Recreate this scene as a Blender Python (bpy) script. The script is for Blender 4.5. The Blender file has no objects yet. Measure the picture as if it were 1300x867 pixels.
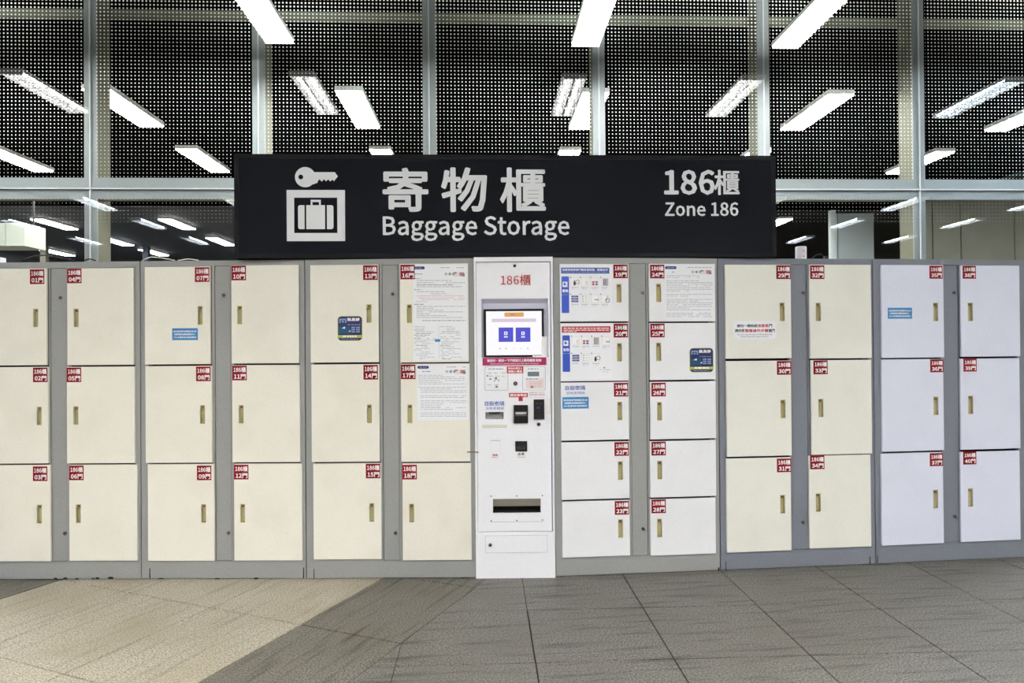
import bpy, math, random, os
from math import sin, cos, radians, pi, sqrt, atan2
from mathutils import Matrix, Vector

S = bpy.context.scene
COL = S.collection
random.seed(7)

# ------------------------------------------------------------------ camera
F_PX = 867.0
CAM_Z = 1.3
TH, PH, RO = radians(2.31), radians(.42), .0079
fw = Vector((sin(TH)*cos(PH), cos(TH)*cos(PH), sin(PH)))
_r = Vector((cos(TH), -sin(TH), 0)); _u = _r.cross(fw)
rt = _r*cos(RO) - _u*sin(RO); up = _u*cos(RO) + _r*sin(RO)
cd = bpy.data.cameras.new('camera'); co = bpy.data.objects.new('camera', cd); COL.objects.link(co)
cd.sensor_width = 36.0; cd.lens = 36.0*F_PX/1300.0; cd.clip_start = .05; cd.clip_end = 200
M = Matrix((rt, up, -fw)).transposed().to_4x4(); M.translation = (0, 0, CAM_Z)
co.matrix_world = M
S.camera = co

# ------------------------------------------------------------------ world, exposure
w = bpy.data.worlds.new('night'); S.world = w; w.use_nodes = True
w.node_tree.nodes['Background'].inputs[0].default_value = (.012, .016, .026, 1)
w.node_tree.nodes['Background'].inputs[1].default_value = .25
S.view_settings.view_transform = 'Standard'
S.view_settings.look = 'None'
S.view_settings.exposure = 1.0
S.view_settings.gamma = 1.0
S.view_settings.use_curve_mapping = False
TUBE = 240.0          # radiance of the fluorescent tubes in the hall
DIFF = 20.0           # radiance of the plain lights beyond the glass

def ray(px, py):
    return fw + rt*((px-650)/F_PX) + up*((433.5-py)/F_PX)
def at_z(px, py, z):
    d = ray(px, py); t = (z-CAM_Z)/d.z; return Vector((d.x*t, d.y*t, z))
def at_y(px, py, y):
    d = ray(px, py); t = y/d.y; return Vector((d.x*t, y, CAM_Z+d.z*t))

# ------------------------------------------------------------------ materials
def lin(c):
    return tuple(((v/255)/12.92 if v/255 <= .04045 else ((v/255+.055)/1.055)**2.4) for v in c)
MATS = {}
def mat(name, rgb, rough=.5, metal=0.0, noise=0.0, nscale=200.0, bump=0.0, emit=None, estr=0.0, spec=None, raw=False):
    m = bpy.data.materials.new(name); m.use_nodes = True
    nt = m.node_tree; b = nt.nodes['Principled BSDF']
    c = rgb if raw else lin(rgb)
    b.inputs['Base Color'].default_value = (*c, 1)
    b.inputs['Roughness'].default_value = rough
    b.inputs['Metallic'].default_value = metal
    if spec is not None: b.inputs['Specular IOR Level'].default_value = spec
    if emit:
        b.inputs['Emission Color'].default_value = (*emit, 1); b.inputs['Emission Strength'].default_value = estr
    if noise or bump:
        tc = nt.nodes.new('ShaderNodeTexCoord'); n = nt.nodes.new('ShaderNodeTexNoise')
        n.inputs['Scale'].default_value = nscale; n.inputs['Detail'].default_value = 3
        nt.links.new(tc.outputs['Object'], n.inputs['Vector'])
        if noise:
            r = nt.nodes.new('ShaderNodeMapRange')
            r.inputs['From Min'].default_value = .3; r.inputs['From Max'].default_value = .7
            r.inputs['To Min'].default_value = 1-noise; r.inputs['To Max'].default_value = 1+noise
            nt.links.new(n.outputs['Fac'], r.inputs['Value'])
            mx = nt.nodes.new('ShaderNodeVectorMath'); mx.operation = 'SCALE'
            mx.inputs[0].default_value = c
            nt.links.new(r.outputs['Result'], mx.inputs['Scale'])
            nt.links.new(mx.outputs[0], b.inputs['Base Color'])
        if bump:
            bp = nt.nodes.new('ShaderNodeBump'); bp.inputs['Strength'].default_value = bump; bp.inputs['Distance'].default_value = .002
            nt.links.new(n.outputs['Fac'], bp.inputs['Height']); nt.links.new(bp.outputs[0], b.inputs['Normal'])
    MATS[name] = m
    return m

def scuffed(name, rgb, dirt):
    """painted sheet steel with faint grime clouds and small scuffs"""
    m = mat(name, rgb, rough=.42, noise=.025, nscale=90, spec=.35)
    nt = m.node_tree; b = nt.nodes['Principled BSDF']
    src = b.inputs['Base Color'].links[0].from_socket
    tc = nt.nodes['Texture Coordinate']
    geo = nt.nodes.new('ShaderNodeNewGeometry')
    n2 = nt.nodes.new('ShaderNodeTexNoise'); n2.inputs['Scale'].default_value = 5.0; n2.inputs['Detail'].default_value = 4
    nt.links.new(geo.outputs['Position'], n2.inputs['Vector'])
    mp = nt.nodes.new('ShaderNodeMapping'); mp.inputs['Scale'].default_value = (14, 14, 55); mp.inputs['Rotation'].default_value = (0, .6, 0)
    nt.links.new(geo.outputs['Position'], mp.inputs['Vector'])
    n3 = nt.nodes.new('ShaderNodeTexNoise'); n3.inputs['Scale'].default_value = 1.0; n3.inputs['Detail'].default_value = 1
    nt.links.new(mp.outputs[0], n3.inputs['Vector'])
    r2 = nt.nodes.new('ShaderNodeMapRange'); r2.inputs['From Min'].default_value = .45; r2.inputs['From Max'].default_value = .8; r2.inputs['To Max'].default_value = .28
    nt.links.new(n2.outputs['Fac'], r2.inputs['Value'])
    r3 = nt.nodes.new('ShaderNodeMapRange'); r3.inputs['From Min'].default_value = .80; r3.inputs['From Max'].default_value = .84; r3.inputs['To Max'].default_value = .5
    nt.links.new(n3.outputs['Fac'], r3.inputs['Value'])
    ad = nt.nodes.new('ShaderNodeMath'); ad.operation = 'ADD'; ad.use_clamp = True
    nt.links.new(r2.outputs[0], ad.inputs[0]); nt.links.new(r3.outputs[0], ad.inputs[1])
    mix = nt.nodes.new('ShaderNodeMix'); mix.data_type = 'RGBA'
    nt.links.new(ad.outputs[0], mix.inputs[0]); nt.links.new(src, mix.inputs[6]); mix.inputs[7].default_value = (*lin(dirt), 1)
    nt.links.new(mix.outputs[2], b.inputs['Base Color'])
    return m

scuffed('cream_paint', (237, 232, 219), (212, 204, 184))
scuffed('pale_cream_paint', (234, 232, 221), (214, 210, 196))
scuffed('white_paint', (236, 235, 237), (216, 215, 217))
scuffed('cool_white_paint', (222, 224, 238), (204, 206, 220))
mat('grey_steel', (150, 150, 148), rough=.5, noise=.17, nscale=420, bump=.25, spec=.35)
mat('dim_cool_grey_steel', (120, 123, 132), rough=.5, noise=.17, nscale=420, bump=.25, spec=.35)  # cool grey, darkened: light falloff to the right put into the colour
mat('dark_gap', (30, 30, 30), rough=.8)
mat('brass_cup', (200, 191, 142), rough=.42, metal=.0, noise=.12, nscale=260)
mat('brass_rim', (205, 197, 150), rough=.35, metal=.2)
mat('chrome', (150, 150, 150), rough=.25, metal=1)
mat('black', (14, 14, 15), rough=.3)
mat('black_matt', (10, 10, 10), rough=.8)
mat('sticker_red', (122, 12, 22), rough=.6, spec=.15)
mat('sticker_edge', (150, 30, 38), rough=.6, spec=.15)
mat('print_white', (245, 243, 243), rough=.5)
mat('paper', (238, 238, 241), rough=.55)
mat('ink_grey', (176, 176, 182), rough=.6)
mat('ink_dark', (122, 122, 132), rough=.6)
mat('ink_pink', (218, 182, 184), rough=.6)
mat('ink_black', (34, 32, 44), rough=.6)
mat('ink_red', (190, 40, 62), rough=.6)
mat('stamp_red', (186, 122, 124), rough=.6)
mat('red_letters', (186, 36, 30), rough=.5)
mat('navy', (38, 36, 112), rough=.5)
mat('blue', (47, 82, 190), rough=.5)
mat('banner_blue', (58, 84, 168), rough=.5)
mat('banner_red', (176, 34, 44), rough=.5)
mat('sky_blue', (50, 128, 188), rough=.5)
mat('sky_blue_edge', (150, 200, 228), rough=.5)
mat('text_blue', (66, 88, 176), rough=.5)
mat('magenta', (164, 30, 92), rough=.45)
mat('label_red', (186, 36, 44), rough=.5)
mat('violet', (66, 58, 150), rough=.5)
mat('sticker_navy', (24, 38, 86), rough=.35)
mat('sticker_purple', (58, 40, 92), rough=.35)
mat('sticker_teal', (22, 74, 104), rough=.35)
mat('sticker_lime', (188, 186, 86), rough=.4)
mat('sticker_pale', (134, 152, 190), rough=.4)
mat('kiosk_white', (240, 239, 243), rough=.4, noise=.015, nscale=60)
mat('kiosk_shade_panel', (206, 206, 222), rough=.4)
mat('seam', (120, 118, 124), rough=.6)
mat('tape', (220, 216, 200), rough=.5)
mat('lcd', (112, 126, 138), rough=.25)
mat('slot_grey', (150, 152, 150), rough=.4, noise=.2, nscale=150)
mat('tray_steel', (168, 162, 148), rough=.45, noise=.15, nscale=300)
mat('pale_pink', (232, 218, 218), rough=.5)
mat('sign_black', (20, 22, 26), rough=.7, noise=.06, nscale=300, bump=.1, spec=.04)
mat('sign_rim', (22, 22, 25), rough=.6, spec=.08)
mat('sign_white', (232, 232, 234), rough=.5)
mat('mullion', (158, 165, 168), rough=.5, noise=.03, nscale=40)
mat('mullion_web', (116, 117, 101), rough=.6)
mat('sealant', (186, 192, 194), rough=.5)
mat('lamp_housing', (225, 226, 226), rough=.4)
mat('blade', (225, 225, 225), rough=.35)
mat('cable', (16, 16, 18), rough=.5)
mat('cable_white', (225, 225, 215), rough=.5)
mat('wire', (90, 90, 90), rough=.4, metal=.8)
mat('ceiling_black', (4, 4, 4), rough=1.0, spec=0.0)
mat('hall_wall', (112, 110, 104), rough=.8, noise=.04, nscale=8)
mat('far_blue_wall', (62, 67, 82), rough=.7, noise=.06, nscale=6)
mat('far_dark', (44, 42, 38), rough=.7, noise=.06, nscale=6)
mat('far_grey_panel', (128, 129, 120), rough=.7, noise=.05, nscale=5)
mat('far_light_panel', (222, 236, 244), rough=.6, noise=.03, nscale=5)
mat('far_white', (214, 222, 216), rough=.6)
mat('router_white', (240, 236, 242), rough=.4)
mat('twig', (112, 92, 60), rough=.8)
mat('screen_white', (0, 0, 0), rough=.2, emit=(.97, .97, 1.0), estr=.5)
mat('screen_orange', (0, 0, 0), rough=.2, emit=lin((250, 184, 112)), estr=.4)
mat('screen_pink', (0, 0, 0), rough=.2, emit=lin((243, 222, 246)), estr=.4)
mat('screen_blue', (0, 0, 0), rough=.2, emit=lin((98, 98, 226)), estr=.4)
mat('screen_grey', (0, 0, 0), rough=.2, emit=lin((140, 120, 170)), estr=.35)
mat('tube', (255, 255, 255), emit=(1.0, .985, .95), estr=TUBE)
mat('fill_uplight', (255, 255, 255), emit=(1.0, .985, .93), estr=TUBE*.15)
mat('tube_cool', (255, 255, 255), emit=(.80, .90, 1.0), estr=TUBE)
mat('diffuser', (255, 255, 255), emit=(1.0, .985, .90), estr=DIFF)
mat('diffuser_cool', (255, 255, 255), emit=(.88, .95, 1.0), estr=DIFF)

def glass_mat(name, frit):
    m = bpy.data.materials.new(name); m.use_nodes = True; nt = m.node_tree; nt.nodes.clear()
    N = nt.nodes.new; L = nt.links.new
    out = N('ShaderNodeOutputMaterial'); tr = N('ShaderNodeBsdfTransparent'); gl = N('ShaderNodeBsdfGlossy')
    tr.inputs[0].default_value = (.97, .98, .975, 1); gl.inputs['Roughness'].default_value = 0.0
    gl.inputs['Color'].default_value = (1, 1, 1, 1)
    # Schlick reflectance of a coated pane, on its outer faces only
    g0 = N('ShaderNodeNewGeometry'); dt = N('ShaderNodeVectorMath'); dt.operation = 'DOT_PRODUCT'; L(g0.outputs['Normal'], dt.inputs[0]); L(g0.outputs['Incoming'], dt.inputs[1])
    def mth(op, a, b):
        n = N('ShaderNodeMath'); n.operation = op
        for i, v in enumerate((a, b)):
            if isinstance(v, (int, float)): n.inputs[i].default_value = v
            else: L(v, n.inputs[i])
        return n.outputs[0]
    sch = mth('ADD', mth('MULTIPLY', mth('POWER', mth('SUBTRACT', 1.0, mth('ABSOLUTE', dt.outputs['Value'], 0.0)), 5.0), .85), .13)
    fac = mth('MULTIPLY', sch, mth('SUBTRACT', 1.0, g0.outputs['Backfacing']))
    mx = N('ShaderNodeMixShader'); L(fac, mx.inputs[0]); L(tr.outputs[0], mx.inputs[1]); L(gl.outputs[0], mx.inputs[2])
    if frit:
        geo = N('ShaderNodeNewGeometry'); sp = N('ShaderNodeSeparateXYZ'); L(geo.outputs['Position'], sp.inputs[0])
        cells = []
        for ax in ('X', 'Z'):
            d = N('ShaderNodeMath'); d.operation = 'DIVIDE'; d.inputs[1].default_value = .0356; L(sp.outputs[ax], d.inputs[0])
            fl = N('ShaderNodeMath'); fl.operation = 'FLOORED_MODULO'; fl.inputs[1].default_value = 1.0; L(d.outputs[0], fl.inputs[0])
            s = N('ShaderNodeMath'); s.operation = 'SUBTRACT'; s.inputs[1].default_value = .5; L(fl.outputs[0], s.inputs[0])
            q = N('ShaderNodeMath'); q.operation = 'POWER'; q.inputs[1].default_value = 2; L(s.outputs[0], q.inputs[0])
            cells.append(q)
        a = N('ShaderNodeMath'); a.operation = 'ADD'; L(cells[0].outputs[0], a.inputs[0]); L(cells[1].outputs[0], a.inputs[1])
        sq = N('ShaderNodeMath'); sq.operation = 'SQRT'; L(a.outputs[0], sq.inputs[0])
        rr = N('ShaderNodeMapRange'); rr.inputs['From Min'].default_value = 2.45; rr.inputs['From Max'].default_value = 4.7
        rr.inputs['To Min'].default_value = .065; rr.inputs['To Max'].default_value = .25; L(sp.outputs['Z'], rr.inputs['Value'])
        gate = N('ShaderNodeMath'); gate.operation = 'GREATER_THAN'; gate.inputs[1].default_value = 2.48; L(sp.outputs['Z'], gate.inputs[0])
        ls = N('ShaderNodeMath'); ls.operation = 'LESS_THAN'; L(sq.outputs[0], ls.inputs[0]); L(rr.outputs[0], ls.inputs[1])
        mu = N('ShaderNodeMath'); mu.operation = 'MULTIPLY'; L(ls.outputs[0], mu.inputs[0]); L(gate.outputs[0], mu.inputs[1])
        df = N('ShaderNodeBsdfDiffuse'); df.inputs[0].default_value = (.86, .87, .83, 1)
        m2 = N('ShaderNodeMixShader'); L(mu.outputs[0], m2.inputs[0]); L(mx.outputs[0], m2.inputs[1]); L(df.outputs[0], m2.inputs[2])
        L(m2.outputs[0], out.inputs[0])
    else:
        L(mx.outputs[0], out.inputs[0])
    MATS[name] = m
glass_mat('glass', False)
glass_mat('fritted_glass', True)

def stone(name, c1, c2, c3, streak, ang):
    m = bpy.data.materials.new(name); m.use_nodes = True; nt = m.node_tree; b = nt.nodes['Principled BSDF']
    N = nt.nodes.new; L = nt.links.new
    geo = N('ShaderNodeNewGeometry')
    n1 = N('ShaderNodeTexNoise'); n1.inputs['Scale'].default_value = 130; n1.inputs['Detail'].default_value = 2; L(geo.outputs['Position'], n1.inputs['Vector'])
    n2 = N('ShaderNodeTexNoise'); n2.inputs['Scale'].default_value = 2.6; n2.inputs['Detail'].default_value = 5; L(geo.outputs['Position'], n2.inputs['Vector'])
    cr = N('ShaderNodeValToRGB'); cr.color_ramp.elements[0].position = .36; cr.color_ramp.elements[1].position = .64
    cr.color_ramp.elements[0].color = (*lin(c1), 1); cr.color_ramp.elements[1].color = (*lin(c2), 1)
    L(n1.outputs['Fac'], cr.inputs[0])
    mr = N('ShaderNodeMapRange'); mr.inputs['From Min'].default_value = .4; mr.inputs['From Max'].default_value = .75; mr.inputs['To Max'].default_value = .6
    L(n2.outputs['Fac'], mr.inputs['Value'])
    mx = N('ShaderNodeMix'); mx.data_type = 'RGBA'; L(mr.outputs[0], mx.inputs[0]); L(cr.outputs[0], mx.inputs[6]); mx.inputs[7].default_value = (*lin(c3), 1)
    mp = N('ShaderNodeMapping'); mp.vector_type = 'TEXTURE'; mp.inputs['Rotation'].default_value = (0, 0, ang); mp.inputs['Scale'].default_value = (.5, .05, .5)
    L(geo.outputs['Position'], mp.inputs['Vector'])
    n3 = N('ShaderNodeTexNoise'); n3.inputs['Scale'].default_value = 1.3; n3.inputs['Detail'].default_value = 4; L(mp.outputs[0], n3.inputs['Vector'])
    r3 = N('ShaderNodeMapRange'); r3.inputs['From Min'].default_value = .52; r3.inputs['From Max'].default_value = .72; r3.inputs['To Max'].default_value = streak
    L(n3.outputs['Fac'], r3.inputs['Value'])
    m2 = N('ShaderNodeMix'); m2.data_type = 'RGBA'; L(r3.outputs[0], m2.inputs[0]); L(mx.outputs[2], m2.inputs[6]); m2.inputs[7].default_value = (*lin(tuple(v*.62 for v in c1)), 1)
    L(m2.outputs[2], b.inputs['Base Color'])
    b.inputs['Roughness'].default_value = .5; b.inputs['Specular IOR Level'].default_value = .3
    n4 = N('ShaderNodeTexNoise'); n4.inputs['Scale'].default_value = 75; n4.inputs['Detail'].default_value = 3; L(geo.outputs['Position'], n4.inputs['Vector'])
    bp = N('ShaderNodeBump'); bp.inputs['Strength'].default_value = .5; bp.inputs['Distance'].default_value = .004
    L(n4.outputs['Fac'], bp.inputs['Height']); L(bp.outputs[0], b.inputs['Normal'])
    MATS[name] = m
stone('light_granite', (136, 128, 110), (208, 200, 182), (156, 144, 118), .3, radians(65))
stone('dark_slate', (70, 67, 62), (138, 135, 127), (98, 94, 86), .65, radians(4))
stone('dark_slate_turned', (70, 67, 60), (138, 134, 122), (98, 93, 81), .75, radians(65))
mat('grout', (52, 48, 42), rough=.9, noise=.2, nscale=60)

# ------------------------------------------------------------------ text
try:
    FONT = bpy.data.fonts.load(os.path.join(bpy.utils.resource_path('LOCAL'), 'datafiles', 'fonts', 'Noto Sans CJK Regular.woff2'))
except Exception:
    FONT = None
TC = {}
def text_mesh(s, bold, shear=0.0, spacing=1.0):
    k = (s, spacing)
    if k in TC: return TC[k]
    c = bpy.data.curves.new('lettering', 'FONT'); c.body = s
    if FONT: c.font = FONT
    c.resolution_u = 2; c.space_character = spacing
    o = bpy.data.objects.new('lettering', c); COL.objects.link(o)
    dg = bpy.context.evaluated_depsgraph_get()
    me = bpy.data.meshes.new_from_object(o.evaluated_get(dg))
    vs = [(v.co.x, v.co.y) for v in me.vertices]; fs = [tuple(p.vertices) for p in me.polygons]
    x0 = min(v[0] for v in vs); x1 = max(v[0] for v in vs); y0 = min(v[1] for v in vs); y1 = max(v[1] for v in vs)
    TC[k] = ([((x-x0)/(x1-x0), (y-y0)/(y1-y0)) for x, y in vs], fs, x1-x0, y1-y0)
    bpy.data.objects.remove(o); bpy.data.curves.remove(c); bpy.data.meshes.remove(me)
    return TC[k]

for _s in ['186櫃', '186', '櫃', '寄', '物', 'Baggage Storage', 'Zone 186', '寄物', '取物', '自設密碼', '沒有密碼紙', '氣息診', '請置物後將箱門關妥後取物、謝謝合作',
           '請記得密碼 關門後請確認已經上鎖', '如需要幫助請聯絡管理中心', '工作人員 置物後請勿遺留貴重物品', '請勿一開始就', '按緊箱', '門', '請依照', '螢幕操作步驟', '關門',
           'Do not close the door at the beginning', 'Please follow the steps to close it', '離開時‧請按一下門確認已上鎖再離開 謝謝', 'Before leave, please make sure the door is locked',
           '請由此處投入', '請輸入電話', '請自備零錢', '本機只收千元以下', '請使用讀卡機感應', '回收', '退 幣', 'Refund'] + ['%02d門' % n for n in range(1, 41)]:
    text_mesh(_s, 0)
# ------------------------------------------------------------------ mesh builder (local frame: x right, -y to the viewer, z up)
class MB:
    def __init__(s): s.v = []; s.f = []; s.m = []; s.mats = []
    def mi(s, name):
        if name not in s.mats: s.mats.append(name)
        return s.mats.index(name)
    def face(s, pts, m):
        n = len(s.v); s.v += [tuple(p) for p in pts]; s.f.append(tuple(range(n, n+len(pts)))); s.m.append(s.mi(m)); return s
    def box(s, x0, x1, y0, y1, z0, z1, m, skip=''):
        n = len(s.v); k = s.mi(m)
        s.v += [(x0,y0,z0),(x1,y0,z0),(x1,y1,z0),(x0,y1,z0),(x0,y0,z1),(x1,y0,z1),(x1,y1,z1),(x0,y1,z1)]
        for t, q in (('b',(0,3,2,1)),('t',(4,5,6,7)),('f',(0,1,5,4)),('k',(2,3,7,6)),('l',(0,4,7,3)),('r',(1,2,6,5))):
            if t not in skip: s.f.append(tuple(n+i for i in q)); s.m.append(k)
        return s
    def rect(s, r, y, m):      # r = x0,z0,x1,z1 flat print facing the viewer
        x0, z0, x1, z1 = r
        return s.face([(x0,y,z0),(x1,y,z0),(x1,y,z1),(x0,y,z1)], m)
    def poly(s, pts, y, m): return s.face([(x, y, z) for x, z in pts], m)
    def disc(s, cx, cz, r, y, m, n=20):
        return s.poly([(cx+r*cos(2*pi*i/n), cz+r*sin(2*pi*i/n)) for i in range(n)], y, m)
    def plug(s, cx, cz, r, y0, y1, m, n=20):   # cylinder pointing at the viewer, y0 < y1
        for i in range(n):
            a, b = 2*pi*i/n, 2*pi*(i+1)/n
            s.face([(cx+r*cos(a),y0,cz+r*sin(a)),(cx+r*cos(b),y0,cz+r*sin(b)),(cx+r*cos(b),y1,cz+r*sin(b)),(cx+r*cos(a),y1,cz+r*sin(a))], m)
        return s.disc(cx, cz, r, y0, m, n)
    def ring(s, cx, cz, r0, r1, y, m, n=28):
        for i in range(n):
            a, b = 2*pi*i/n, 2*pi*(i+1)/n
            s.poly([(cx+r0*cos(a),cz+r0*sin(a)),(cx+r1*cos(a),cz+r1*sin(a)),(cx+r1*cos(b),cz+r1*sin(b)),(cx+r0*cos(b),cz+r0*sin(b))], y, m)
        return s
    def rrect(s, r, rad, y, m, n=5):
        x0, z0, x1, z1 = r; pts = []
        for cx, cz, a0 in ((x1-rad,z1-rad,0),(x0+rad,z1-rad,90),(x0+rad,z0+rad,180),(x1-rad,z0+rad,270)):
            for i in range(n+1):
                a = radians(a0+90*i/n); pts.append((cx+rad*cos(a), cz+rad*sin(a)))
        return s.poly(pts, y, m)
    def outline(s, r, t, y, m):
        x0, z0, x1, z1 = r
        s.rect((x0,z0,x1,z0+t), y, m); s.rect((x0,z1-t,x1,z1), y, m)
        s.rect((x0,z0+t,x0+t,z1-t), y, m); return s.rect((x1-t,z0+t,x1,z1-t), y, m)
    def holed(s, x0, x1, z0, z1, holes, y0, y1, m):    # slab with rectangular holes (x0,z0,x1,z1)
        xs = sorted({x0, x1, *[h[0] for h in holes], *[h[2] for h in holes]}); zs = sorted({z0, z1, *[h[1] for h in holes], *[h[3] for h in holes]})
        xs = [x for x in xs if x0 <= x <= x1]; zs = [z for z in zs if z0 <= z <= z1]
        def solid(i, j):
            if i < 0 or j < 0 or i >= len(xs)-1 or j >= len(zs)-1: return False
            cx, cz = (xs[i]+xs[i+1])/2, (zs[j]+zs[j+1])/2
            return not any(h[0] < cx < h[2] and h[1] < cz < h[3] for h in holes)
        for i in range(len(xs)-1):
            for j in range(len(zs)-1):
                if not solid(i, j): continue
                a, b, c, d = xs[i], xs[i+1], zs[j], zs[j+1]
                s.face([(a,y0,c),(b,y0,c),(b,y0,d),(a,y0,d)], m); s.face([(a,y1,d),(b,y1,d),(b,y1,c),(a,y1,c)], m)
                if not solid(i-1, j): s.face([(a,y0,c),(a,y0,d),(a,y1,d),(a,y1,c)], m)
                if not solid(i+1, j): s.face([(b,y0,d),(b,y0,c),(b,y1,c),(b,y1,d)], m)
                if not solid(i, j-1): s.face([(b,y0,c),(a,y0,c),(a,y1,c),(b,y1,c)], m)
                if not solid(i, j+1): s.face([(a,y0,d),(b,y0,d),(b,y1,d),(a,y1,d)], m)
        return s
    def text(s, t, r, y, m, bold=0.0, spacing=1.0):
        bold *= .36                                     # one em of this font is .36 units
        vs, fs, nw, nh = text_mesh(t, bold, 0, spacing); k = s.mi(m); x0, z0, x1, z1 = r
        rx = bold*(x1-x0)/nw; rz = bold*(z1-z0)/nh      # stroke weight: overlaid copies a hair apart
        x0 += rx; x1 -= rx; z0 += rz; z1 -= rz
        q = 8 if (z1-z0) > .05 else 4
        for dx, dz in ([(0, 0)] if not bold else [(rx*cos(2*pi*i/q+pi/4), rz*sin(2*pi*i/q+pi/4)) for i in range(q)]):
            n = len(s.v); s.v += [(x0+a*(x1-x0)+dx, y, z0+b*(z1-z0)+dz) for a, b in vs]; y -= .00012 if q == 4 else .0003
            for f in fs: s.f.append(tuple(n+i for i in f)); s.m.append(k)
        return s
    def tube(s, pts, r, m, n=8):
        rings = []
        for i, p in enumerate(pts):
            p = Vector(p); d = (Vector(pts[min(i+1, len(pts)-1)])-Vector(pts[max(i-1, 0)])).normalized()
            a = d.cross(Vector((0,0,1)));
            if a.length < 1e-3: a = Vector((1,0,0))
            a.normalize(); b = d.cross(a); k = len(s.v)
            s.v += [tuple(p+(a*cos(2*pi*j/n)+b*sin(2*pi*j/n))*r) for j in range(n)]; rings.append(k)
        mi = s.mi(m)
        for k0, k1 in zip(rings, rings[1:]):
            for j in range(n):
                s.f.append((k0+j, k0+(j+1) % n, k1+(j+1) % n, k1+j)); s.m.append(mi)
        s.f.append(tuple(rings[0]+j for j in range(n))[::-1]); s.m.append(mi); s.f.append(tuple(rings[-1]+j for j in range(n))); s.m.append(mi)
        return s
    def mesh(s, name):
        me = bpy.data.meshes.new(name); me.from_pydata(s.v, [], s.f)
        for k in s.mats: me.materials.append(MATS[k])
        me.polygons.foreach_set('material_index', s.m); me.update(); return me
    def build(s, name, parent=None, loc=None, smooth=False):
        o = bpy.data.objects.new(name, s.mesh(name)); COL.objects.link(o)
        if parent: o.parent = parent
        if loc: o.location = loc
        if smooth:
            for p in o.data.polygons: p.use_smooth = True
        return o

def thing(name, label, cat, loc=(0,0,0), rz=0.0, group=None, kind=None):
    o = bpy.data.objects.new(name, None); COL.objects.link(o); o.location = loc; o.rotation_euler = (0, 0, rz); o.empty_display_size = .1
    if kind: o['kind'] = kind
    if label: o['label'] = label
    if cat: o['category'] = cat
    if group: o['group'] = group
    return o
def tag(o, label=None, cat=None, group=None, kind=None):
    if label: o['label'] = label
    if cat: o['category'] = cat
    if group: o['group'] = group
    if kind: o['kind'] = kind
    return o
def struct(name, mb, loc=None): return tag(mb.build(name, loc=loc), kind='structure')

class Frame:
    """a vertical front plane between two points on the floor; converts photograph points to x,z on it"""
    def __init__(s, P, Q):
        s.o = Vector((P[0], P[1], 0)); d = Vector((Q[0]-P[0], Q[1]-P[1], 0)); s.w = d.length; s.u = d.normalized()
        s.n = Vector((s.u.y, -s.u.x, 0)); s.rz = atan2(s.u.y, s.u.x)
    def p(s, px, py, off=0.0):       # off = how far the surface stands proud of the plane
        d = ray(px, py); o = s.o + s.n*off; C = Vector((0, 0, CAM_Z))
        t = (o-C).dot(s.n)/d.dot(s.n); q = C+d*t
        return (q-s.o).dot(s.u), q.z
    def r(s, l, t, r_, b, off=0.0):
        cx, cy = (l+r_)/2, (t+b)/2
        return (s.p(l, cy, off)[0], s.p(cx, b, off)[1], s.p(r_, cy, off)[0], s.p(cx, t, off)[1])

# ================================================================== STRUCTURE
YW = 6.6
def clip(poly, a, b, c):          # keep a*x+b*y <= c
    out = []
    for i in range(len(poly)):
        p, q = poly[i], poly[(i+1) % len(poly)]
        dp, dq = a*p[0]+b*p[1]-c, a*q[0]+b*q[1]-c
        if dp <= 0: out.append(p)
        if dp*dq < 0:
            t = dp/(dp-dq); out.append((p[0]+t*(q[0]-p[0]), p[1]+t*(q[1]-p[1])))
    return out
def area(p): return abs(sum(p[i][0]*p[(i+1) % len(p)][1]-p[(i+1) % len(p)][0]*p[i][1] for i in range(len(p))))/2

floor = struct('floor', MB().box(-13, 14, -9, 22, -.2, -.006, 'grout'))
rest = MB()
def tile_prism(mb, poly, m, dz):
    n = len(poly); g = .0038
    cx = sum(p[0] for p in poly)/n; cy = sum(p[1] for p in poly)/n
    top = [(x+(cx-x)*g*3, y+(cy-y)*g*3, dz) for x, y in poly]; bot = [(x+(cx-x)*g*3, y+(cy-y)*g*3, -.012) for x, y in poly]
    mb.face(top, m)
    for i in range(n): mb.face([top[i], bot[i], bot[(i+1) % n], top[(i+1) % n]], m)
CA, SA = cos(radians(25)), sin(radians(25))     # turned band: axis (SA,CA), across (CA,-SA)
P0, PL, PM = -3.86, -2.17, -1.62                # left edge, light/dark edge, edge of the straight grid
def put(poly, m):
    if len(poly) < 3 or area(poly) < 2e-4: return
    cx = sum(p[0] for p in poly)/len(poly); cy = sum(p[1] for p in poly)/len(poly)
    if 2.15 < cy < 4.5 and -3.3 < cx < 3.7 and area(poly) > .003:
        mb = MB(); tile_prism(mb, poly, m, random.uniform(-.0006, .0006)); mb.build('floor_tile', floor)
    else: tile_prism(rest, poly, m, 0)
XL, XR, YB, YT = -12.6, 13.2, -8.4, 21.4
W = .5633
rowsp = .745
for i in range(-60, 60):
    pa, pb = PL+(i)*W, PL+(i+1)*W
    if pa > PM-.05: break
    if abs(pb-PM) < .05: pb = PM
    for j in range(-50, 50):
        t0 = 1.84+(j)*rowsp; t1 = t0+rowsp
        q = [(pa*CA+t0*SA, -pa*SA+t0*CA), (pb*CA+t0*SA, -pb*SA+t0*CA), (pb*CA+t1*SA, -pb*SA+t1*CA), (pa*CA+t1*SA, -pa*SA+t1*CA)]
        for a, b, c in ((1,0,XR),(-1,0,-XL),(0,1,YT),(0,-1,-YB)): q = clip(q, a, b, c) if len(q) > 2 else q
        put(q, 'light_granite' if P0-.02 < (pa+pb)/2 < PL else 'dark_slate_turned')
gx = .575
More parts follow.
